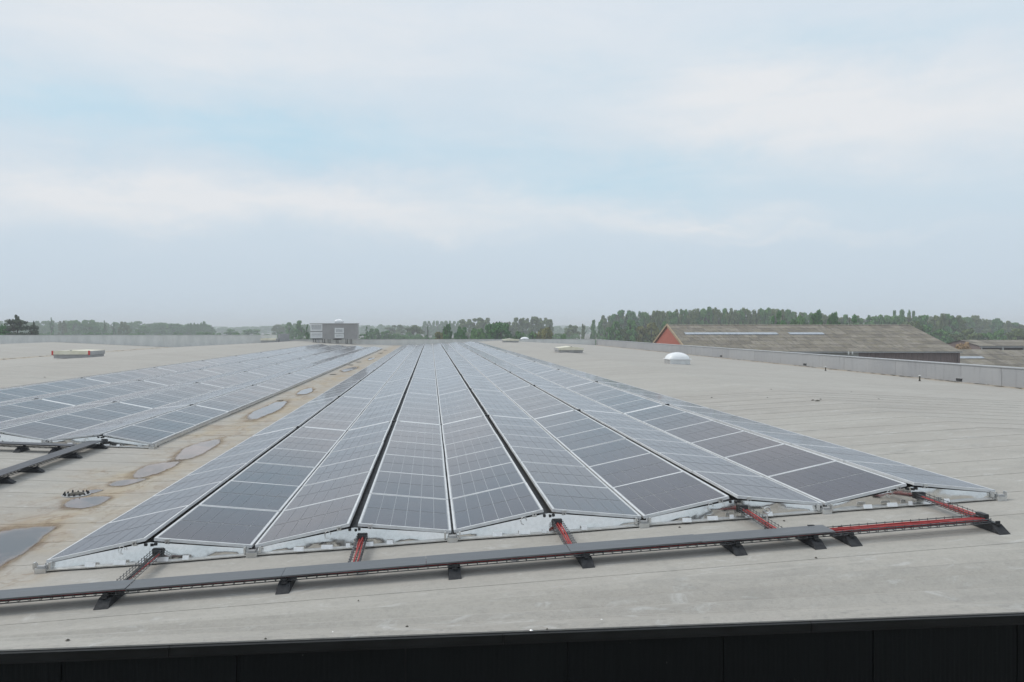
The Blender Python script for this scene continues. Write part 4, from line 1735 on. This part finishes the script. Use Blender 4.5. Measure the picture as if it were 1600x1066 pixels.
def crown_mesh(kind, seed, n_leaf, leaf, mt):
    """unit crown: height 1 (z 0..1), radius about .5"""
    rr = random.Random(seed)
    clumps = []
    if kind == 'round':
        for i in range(34):
            z = rr.uniform(.05, .95)
            rad = sqrt(max(.02, 1 - ((z - .45) / .58) ** 2)) * .42
            a = rr.uniform(0, 2 * pi)
            q = rad * sqrt(rr.uniform(.25, 1.0))
            clumps.append((q * cos(a), q * sin(a), z, rr.uniform(.09, .17), rr.uniform(.07, .12)))
    elif kind == 'poplar':
        for i in range(38):
            z = rr.uniform(.02, .98)
            rad = .34 * (1 - z * .55) * (.55 + .9 * min(1, z * 3)) * .9
            a = rr.uniform(0, 2 * pi)
            q = rad * rr.uniform(.35, 1.0)
            clumps.append((q * cos(a), q * sin(a), z, rr.uniform(.10, .17), rr.uniform(.05, .09)))
    elif kind == 'tall':
        for i in range(40):
            z = rr.uniform(.02, 1.0)
            rad = .46 * sqrt(max(.05, 1 - ((z - .42) / .64) ** 2)) * (.85 + .2 * sin(z * 7 + seed))
            a = rr.uniform(0, 2 * pi)
            q = rad * sqrt(rr.uniform(.2, 1.0))
            clumps.append((q * cos(a), q * sin(a), z, rr.uniform(.09, .15), rr.uniform(.05, .10)))
    elif kind == 'conifer':
        for i in range(40):
            z = rr.uniform(.0, 1.0)
            rad = .46 * (1 - z) ** .85 + .02
            a = rr.uniform(0, 2 * pi)
            q = rad * sqrt(rr.uniform(.2, 1.0))
            clumps.append((q * cos(a), q * sin(a), z, .10 * (1.15 - z), .035))
    elif kind == 'cedar':
        for lv in range(9):
            z = .06 + lv * .105
            R0 = .50 * (1 - (z) ** 1.6) + .05
            for i in range(9):
                a = rr.uniform(0, 2 * pi)
                q = R0 * rr.uniform(.25, 1.0)
                clumps.append((q * cos(a), q * sin(a), z - .10 * q + rr.uniform(-.03, .03), rr.uniform(.10, .17), .022))
        for i in range(6):
            clumps.append((rr.uniform(-.03, .03), rr.uniform(-.03, .03), .86 + .025 * i, .05 - .006 * i, .03))
    vs, fs = [], []
    per = n_leaf // len(clumps)
    for (cx, cy, cz, rh, rv) in clumps:
        for _ in range(per):
            while True:
                x, y, z = rr.uniform(-1, 1), rr.uniform(-1, 1), rr.uniform(-1, 1)
                d = x * x + y * y + z * z
                if .12 < d < 1:
                    break
            p = Vector((cx + x * rh, cy + y * rh, min(1.02, cz + z * rv)))
            s = leaf * rr.uniform(.6, 1.3)
            nrm = Vector((x + rr.uniform(-.7, .7), y + rr.uniform(-.7, .7), z + rr.uniform(-.3, .9))).normalized()
            t1 = nrm.orthogonal().normalized()
            a = rr.uniform(0, 2 * pi)
            t1 = (Matrix.Rotation(a, 3, nrm) @ t1)
            t2 = nrm.cross(t1)
            i0 = len(vs)
            vs += [p - t1 * s, p - t2 * s * .6 + nrm * s * .15, p + t1 * s, p + t2 * s * .6 + nrm * s * .15]
            fs.append((i0, i0 + 1, i0 + 2, i0 + 3))
    me = bpy.data.meshes.new('crown')
    me.from_pydata([tuple(v) for v in vs], [], fs)
    me.materials.append(M[mt])
    me.update()
    return me


def trunk_mesh(seed, conifer=False):
    rr = random.Random(seed)
    mb = MB()
    pts = [(rr.uniform(-.01, .01), rr.uniform(-.01, .01), z) for z in (0, .2, .45, .7, .92)]
    mb.tube(pts, .045, 'bark', 7, .010)
    for i in range(7 if not conifer else 4):
        z = rr.uniform(.25, .7)
        a = rr.uniform(0, 2 * pi)
        l = rr.uniform(.18, .36)
        mb.tube([(0, 0, z), (l * .5 * cos(a), l * .5 * sin(a), z + .08), (l * cos(a), l * sin(a), z + (.2 if not conifer else .03))], .016, 'bark', 5, .004)
    return mb.mesh('trunk')


TR = [trunk_mesh(s) for s in (1, 2, 3)]
CROWN = {}


def crown(kind, mt, var):
    key = (kind, mt, var)
    if key not in CROWN:
        n, leaf = {'round': (2800, .048), 'poplar': (2600, .060), 'tall': (3000, .060), 'conifer': (2200, .040), 'cedar': (3600, .026)}[kind]
        CROWN[key] = crown_mesh(kind, len(CROWN) * 13 + 5, n, leaf, mt)
    return CROWN[key]


def tree(name, u, vtop, wpx, Z, kind, mt, label, group=None, low=.12, var=None):
    P = at(u, 513, Z)
    H = ZC + (513 - vtop) / FPX * Z
    w = wpx / FPX * Z
    root = thing(name, (P.x, P.y, 0), label, 'tree', group, R.uniform(0, 6.28))
    v = R.randrange(3) if var is None else var
    link('trunk', R.choice(TR), root, None, None, (H * .55, H * .55, H))
    rr_ = {'round': 1.05, 'poplar': 1.25, 'tall': 1.05, 'conifer': 1.0, 'cedar': 1.0}[kind]
    link('crown', crown(kind, mt, v), root, (0, 0, H * low), None, (w * rr_, w * rr_, H * (1 - low)))
    return root


# left: cedar, pointed conifers, row of slim poplars
tree('cedar_tree', 27, 493.5, 74, 165, 'cedar', 'leaf_cedar', 'spreading cedar with layered branches and pointed top at the far left', None, .10)
tree('cedar_tree', 53, 503, 34, 168, 'cedar', 'leaf_cedar', 'shorter cedar growing against the right side of the tall pointed cedar', None, .10)
tree('bushy_tree', 2, 510, 30, 175, 'round', 'leaf_dark', 'dark bushy tree at the left picture edge below the cedar', None, .1)
for u, v, w, Z, lab in ((80, 497.5, 14, 520, 'dark pointed tree right of the cedar, tallest point of the left wood'),
                        (163, 501.5, 12, 520, 'first narrow pointed tree in the middle of the left wood'),
                        (178, 503.5, 10, 540, 'second narrow pointed tree, close right of a taller one, left wood'),
                        (98, 501, 16, 560, 'rounded pale tree top beside the dark pointed tree in the left wood')):
    tree('conifer_tree', u, v, w, Z, 'conifer' if w < 16 else 'round', 'leaf_dark' if w < 16 else 'leaf_grey', lab)
tree('broadleaf_tree', 194, 502.5, 20, 560, 'round', 'leaf_grey', 'domed tree right of the pointed pair in the left wood')
tree('broadleaf_tree', 140, 500.5, 32, 600, 'round', 'leaf_mid', 'broad domed tree top in the left wood before the pointed pair')
tree('broadleaf_tree', 115, 500.5, 24, 600, 'round', 'leaf_mid', 'domed tree left of the broadest top in the left wood')
tree('broadleaf_tree', 224, 509, 26, 640, 'round', 'leaf_mid', 'low round tree in the left wood left of the poplar row')
tree('broadleaf_tree', 272, 506, 26, 700, 'round', 'leaf_mid', 'round tree just left of the row of slim poplars')
for i, (u, v) in enumerate(((293, 506.5), (298.5, 506), (303.5, 505), (309, 507), (314, 504.5), (319, 503))):
    tree('poplar_tree', u, v, 5.5, 700, 'poplar', 'leaf_mid', 'slim upright poplar, %s from left in the far row of six left of centre' % ordinal(i + 1), 'row of slim poplars', .05)
tree('broadleaf_tree', 361, 514.5, 26, 620, 'round', 'leaf_mid', 'low round tree, left one of two above the far left parapet')
tree('broadleaf_tree', 393, 514.5, 32, 620, 'round', 'leaf_mid', 'low round tree, right one of two above the far left parapet')
tree('broadleaf_tree', 452, 505.5, 16, 520, 'tall', 'leaf_mid', 'tall dark tree a little left of the block shaped tree by the ventilation cabinet')
tree('broadleaf_tree', 468, 503, 17, 420, 'tall', 'leaf_mid', 'tall block shaped dark tree left of the ventilation cabinet')
tree('conifer_tree', 480, 509, 16, 260, 'conifer', 'leaf_dark', 'small dark green conifer close behind the left side of the ventilation cabinet')
tree('broadleaf_tree', 435, 508, 22, 700, 'round', 'leaf_grey', 'hazy round tree above the small cream hatch')
# centre
tree('conifer_tree', 573, 510, 14, 330, 'conifer', 'leaf_dark', 'dark pointed tree just right of the ventilation cabinet')
tree('broadleaf_tree', 585, 514, 22, 420, 'round', 'leaf_mid', 'low round tree right of the pointed one by the ventilation cabinet')
tree('broadleaf_tree', 602, 517, 26, 420, 'round', 'leaf_mid', 'lowest round tree behind the left far corner of central array')
tree('broadleaf_tree', 617, 507, 34, 640, 'round', 'leaf_grey', 'hazy grey green round tree above the far left end of the central array')
tree('broadleaf_tree', 647, 509, 30, 480, 'round', 'leaf_grey', 'grey green round tree above the middle of the central array')
tree('conifer_tree', 668, 510, 11, 330, 'conifer', 'leaf_dark', 'thin dark conifer before the flat topped hazy plantation')
for i in range(9):
    tree('plantation_tree', 664 + i * 6.6, 503.0 + R.uniform(-.6, .6), 10, 860, 'tall', 'leaf_mid',
         '%s tree from left in the even flat topped hazy plantation' % ordinal(i + 1), 'trees of the flat topped plantation')
for u, v, w in ((728, 500, 30), (742, 495.5, 34), (756, 498, 30)):
    tree('broadleaf_tree', u, v, w, 540, 'round', 'leaf_grey',
         {728: 'left shoulder', 742: 'highest middle top', 756: 'right shoulder'}[u] + ' of the big grey green tree group left of centre', 'big grey green tree group left of centre')
tree('broadleaf_tree', 774, 503.5, 20, 560, 'round', 'leaf_grey', 'small hazy tree in the dip between the two big grey groups')
for i, (u, v, w) in enumerate(((797, 502, 22), (810, 498.5, 26), (822, 496.5, 24), (836, 497, 24), (848, 498, 24), (858, 501, 18))):
    tree('broadleaf_tree', u, v, w, 520, 'tall' if i % 2 else 'round', 'leaf_grey',
         '%s from left in the long domed grey tree group right of centre' % ('tree ' + ordinal(i + 1)), 'long domed grey tree group')
for u, v, w, m_, lab in ((700, 508, 24, 'leaf_dark', 'upright dark green tree, leftmost of the near row behind the far parapet'),
                         (687, 519, 20, 'leaf_yellow', 'low yellowish bush at the left end of the near green row'),
                         (721, 512, 26, 'leaf_dark', 'dark green tree, second from left in the near row'),
                         (746, 514, 30, 'leaf_mid', 'lighter green tree, third in the near row behind the far parapet'),
                         (766, 507, 26, 'leaf_dark', 'dark tree left of the broadest dark oak in the near row'),
                         (783, 504.5, 38, 'leaf_dark', 'broadest dark green oak in the near row behind the far parapet'),
                         (812, 519, 26, 'leaf_mid', 'low green bush right of the broad dark oak'),
                         (832, 520, 22, 'leaf_mid', 'low green bush left of the yellow tinged oak'),
                         (850, 512, 32, 'leaf_yellow', 'yellow tinged oak at the right end of the near row'),
                         (880, 523, 18, 'leaf_mid', 'small green bush before the far right roof corner')):
    tree('broadleaf_tree', u, v, w, 250, 'round', m_, lab, 'near green trees behind the far parapet', .05)
tree('broadleaf_tree', 892, 507, 30, 480, 'round', 'leaf_grey', 'hazy round tree above the far right roof corner')
tree('broadleaf_tree', 911, 505, 8, 400, 'poplar', 'leaf_grey', 'slim column tree, left of two before the right wood', None, .05)
tree('broadleaf_tree', 927, 502, 9, 400, 'poplar', 'leaf_mid', 'slim column tree, right and taller of two before the right wood', None, .05)
tree('broadleaf_tree', 939, 503, 14, 420, 'tall', 'leaf_mid', 'tree beginning the right wood at its left end')
# right wood behind the barn
TOPS = [(945, 492), (960, 490), (985, 487), (1005, 486), (1010, 489), (1040, 487), (1070, 484), (1100, 482.5), (1118, 483), (1123, 487), (1128, 484), (1165, 483.5),
        (1170, 486), (1178, 482), (1205, 482), (1240, 490), (1340, 495), (1400, 492), (1425, 493), (1440, 494), (1480, 493), (1520, 496), (1550, 498), (1575, 503), (1610, 507)]


def top_at(u):
    for (a, va), (b2, vb) in zip(TOPS[:-1], TOPS[1:]):
        if a <= u <= b2:
            return va + (vb - va) * (u - a) / (b2 - a)
    return TOPS[-1][1]


u = 947
cnt = 0
while u < 1345:
    cnt += 1
    w = R.uniform(16, 28)
    m_ = 'leaf_dark' if u < 1005 and R.random() < .6 else R.choice(['leaf_grey', 'leaf_grey', 'leaf_mid'])
    tree('woodland_tree', u, top_at(u) + R.uniform(-1, 1.5), w, 400 if u > 1005 else 470, R.choice(['tall', 'round', 'round']), m_,
         '%s tall tree from left in the dense wood behind the red gabled barn' % ordinal(cnt), 'tall trees of the right wood', .06)
    u += w * .42
for i, (u, v, w, m_) in enumerate(sorted(((962, 505, 26, 'leaf_mid'), (985, 503, 28, 'leaf_mid'), (1000, 512, 26, 'leaf_yellow'), (1018, 507, 26, 'leaf_yellow'), (975, 516, 24, 'leaf_grey'),
                    (1040, 505, 26, 'leaf_mid'), (1012, 521, 26, 'leaf_grey'), (950, 514, 18, 'leaf_mid'), (1030, 519, 20, 'leaf_grey'), (995, 523, 22, 'leaf_yellow')))):
    tree('woodland_tree', u, v, w, 300, 'tall' if v < 515 else 'round', m_,
         '%s lower tree from left at the wood edge left of the red gable' % ordinal(i + 1), 'lower trees left of the red gable', .04)
for u, v, w, m_, lab in ((1222, 486.5, 34, 'leaf_dark', 'big dark green tree above the barn ridge, leftmost of the near dark group'),
                         (1205, 494, 22, 'leaf_dark', 'low dark tree at the left foot of the near dark group above the barn'),
                         (1248, 494, 30, 'leaf_mid', 'lighter green tree between the dark tops above the barn ridge'),
                         (1278, 487, 30, 'leaf_dark', 'domed dark tree at the middle of the group above the barn'),
                         (1303, 490.5, 30, 'leaf_dark', 'dark tree right of the domed one above the barn ridge'),
                         (1328, 493, 34, 'leaf_dark', 'rightmost dark green tree of the group above the barn')):
    tree('broadleaf_tree', u, v, w, 240, 'round', m_, lab, 'near dark trees above the barn', .05)
for u, v, w, lab in ((1397, 487.5, 7, 'slim dark poplar top, leftmost of four rising over the right wood'),
                     (1409, 486.5, 14, 'rounder tall top, second of four rising over the right wood'),
                     (1421, 485.5, 7, 'tallest slim poplar top of four rising over the right wood'),
                     (1427, 488.5, 7, 'slim poplar top, rightmost of four rising over the right wood')):
    tree('poplar_tree', u, v, w, 430, 'poplar', 'leaf_mid', lab, 'four tall tops over the right wood', .05)
u = 1340
cnt = 0
while u < 1625:
    cnt += 1
    w = R.uniform(18, 32)
    m_ = R.choice(['leaf_grey', 'leaf_mid', 'leaf_grey', 'leaf_dark'])
    tree('woodland_tree', u, top_at(u) + R.uniform(-1.5, 2), w, 370 if u < 1500 else 480, R.choice(['tall', 'round', 'round']), m_,
         '%s mixed tree from left in the wood right of the near dark trees' % ordinal(cnt), 'mixed trees of the far right wood', .06)
    u += w * .5
for i, (u, v, w, m_) in enumerate(sorted(((1445, 510, 34, 'leaf_mid'), (1470, 516, 36, 'leaf_mid'), (1495, 520, 34, 'leaf_grey'), (1520, 512, 34, 'leaf_grey'), (1560, 516, 30, 'leaf_mid'), (1590, 515, 34, 'leaf_grey'), (1625, 516, 34, 'leaf_grey'),
                    (1430, 502, 30, 'leaf_grey'), (1540, 520, 30, 'leaf_mid')))):
    tree('woodland_tree', u, v, w, 290, 'round', m_,
         '%s lower leafy tree from left at the wood edge behind the barn right end' % ordinal(i + 1), 'lower trees behind the barn right end', .03)
tree('autumn_shrub', 1506, 537, 30, 150, 'round', 'leaf_orange', 'pale orange autumn shrub behind the right end of the barn', None, .05)


def woods(name, u0, u1, vfun, Z, dz, n, mt, label, seed, wpx=22):
    rr = random.Random(seed)
    vs, fs = [], []
    srcs = [crown('round', mt, 0), crown('tall', mt, 1)]
    data = [([v.co.copy() for v in s.vertices], [tuple(p.vertices) for p in s.polygons]) for s in srcs]
    for i in range(n):
        u = rr.uniform(u0, u1)
        d = Z + rr.uniform(0, dz)
        P = at(u, 513, d)
        H = ZC + (513 - vfun(u)) / FPX * d + rr.uniform(-1.2, .8)
        w = wpx / FPX * d * rr.uniform(.7, 1.3)
        V, F = data[rr.randrange(2)]
        i0 = len(vs)
        a = rr.uniform(0, 6.28)
        ca, sa = cos(a), sin(a)
        for f in F[::3]:
            j0 = len(vs)
            for k_ in f:
                v = V[k_]
                vs.append((P.x + (v.x * ca - v.y * sa) * w, P.y + (v.x * sa + v.y * ca) * w, H * .05 + v.z * H * .95))
            fs.append((j0, j0 + 1, j0 + 2, j0 + 3))
    me = bpy.data.meshes.new(name)
    me.from_pydata(vs, [], fs)
    me.materials.append(M[mt])
    o = link(name, me)
    tag(o, label, 'wood', None, 'stuff')


woods('distant_wood', -40, 330, lambda u: 503.5 + 1.5 * sin(u * .05) + max(0, (u - 160) * .028), 700, 120, 90, 'leaf_mid', 'hazy blue green belt of wood along the left horizon', 3)
woods('distant_wood', 300, 620, lambda u: 511 + 1.2 * sin(u * .04), 1300, 200, 80, 'leaf_mid', 'faint low blue wood on the horizon behind the left parapet', 4, 16)
woods('distant_wood', 560, 960, lambda u: 509.5 + 1.2 * sin(u * .03), 1100, 200, 80, 'leaf_mid', 'faint hazy wood on the horizon behind the central trees', 5, 18)
woods('distant_wood', 430, 490, lambda u: 507.5, 800, 80, 22, 'leaf_mid', 'hazy wood behind the trees left of the ventilation cabinet', 6, 16)
woods('woodland', 940, 1640, lambda u: top_at(max(946, min(1609, u))) + 4, 520, 90, 120, 'leaf_grey', 'dense mass of the right wood behind its front trees', 8, 22)
woods('hedgerow', -60, 900, lambda u: 522, 420, 60, 110, 'leaf_mid', 'low hedges and scrub in the fields beyond the far parapets', 9, 22)
woods('distant_wood', -80, 1700, lambda u: 509.5 + .9 * sin(u * .021), 2300, 300, 170, 'leaf_mid', 'farthest wooded ridge fading blue along the whole horizon', 10, 22)

# ------------------------------------------------------------------ haze
mb = MB()
mb.box((0, 3000, 22 - .5), (8800, 7400, 47), 'ground')
hz_o = mb.build('haze')
hz_o['kind'] = 'stuff'
hz_o['label'] = 'pale haze filling the air over the roofs and fields'
hz_o['category'] = 'haze'
hm = bpy.data.materials.new('haze_air')
hm.use_nodes = True
g = NT(hm.node_tree)
pv = g.n('ShaderNodeVolumePrincipled')
pv.inputs['Color'].default_value = (.915, .948, 1.0, 1)
pv.inputs['Density'].default_value = .0006
pv.inputs['Anisotropy'].default_value = .0
g.l(pv.outputs[0], g.n('ShaderNodeOutputMaterial').inputs['Volume'])
hz_o.data.materials.clear()
hz_o.data.materials.append(hm)
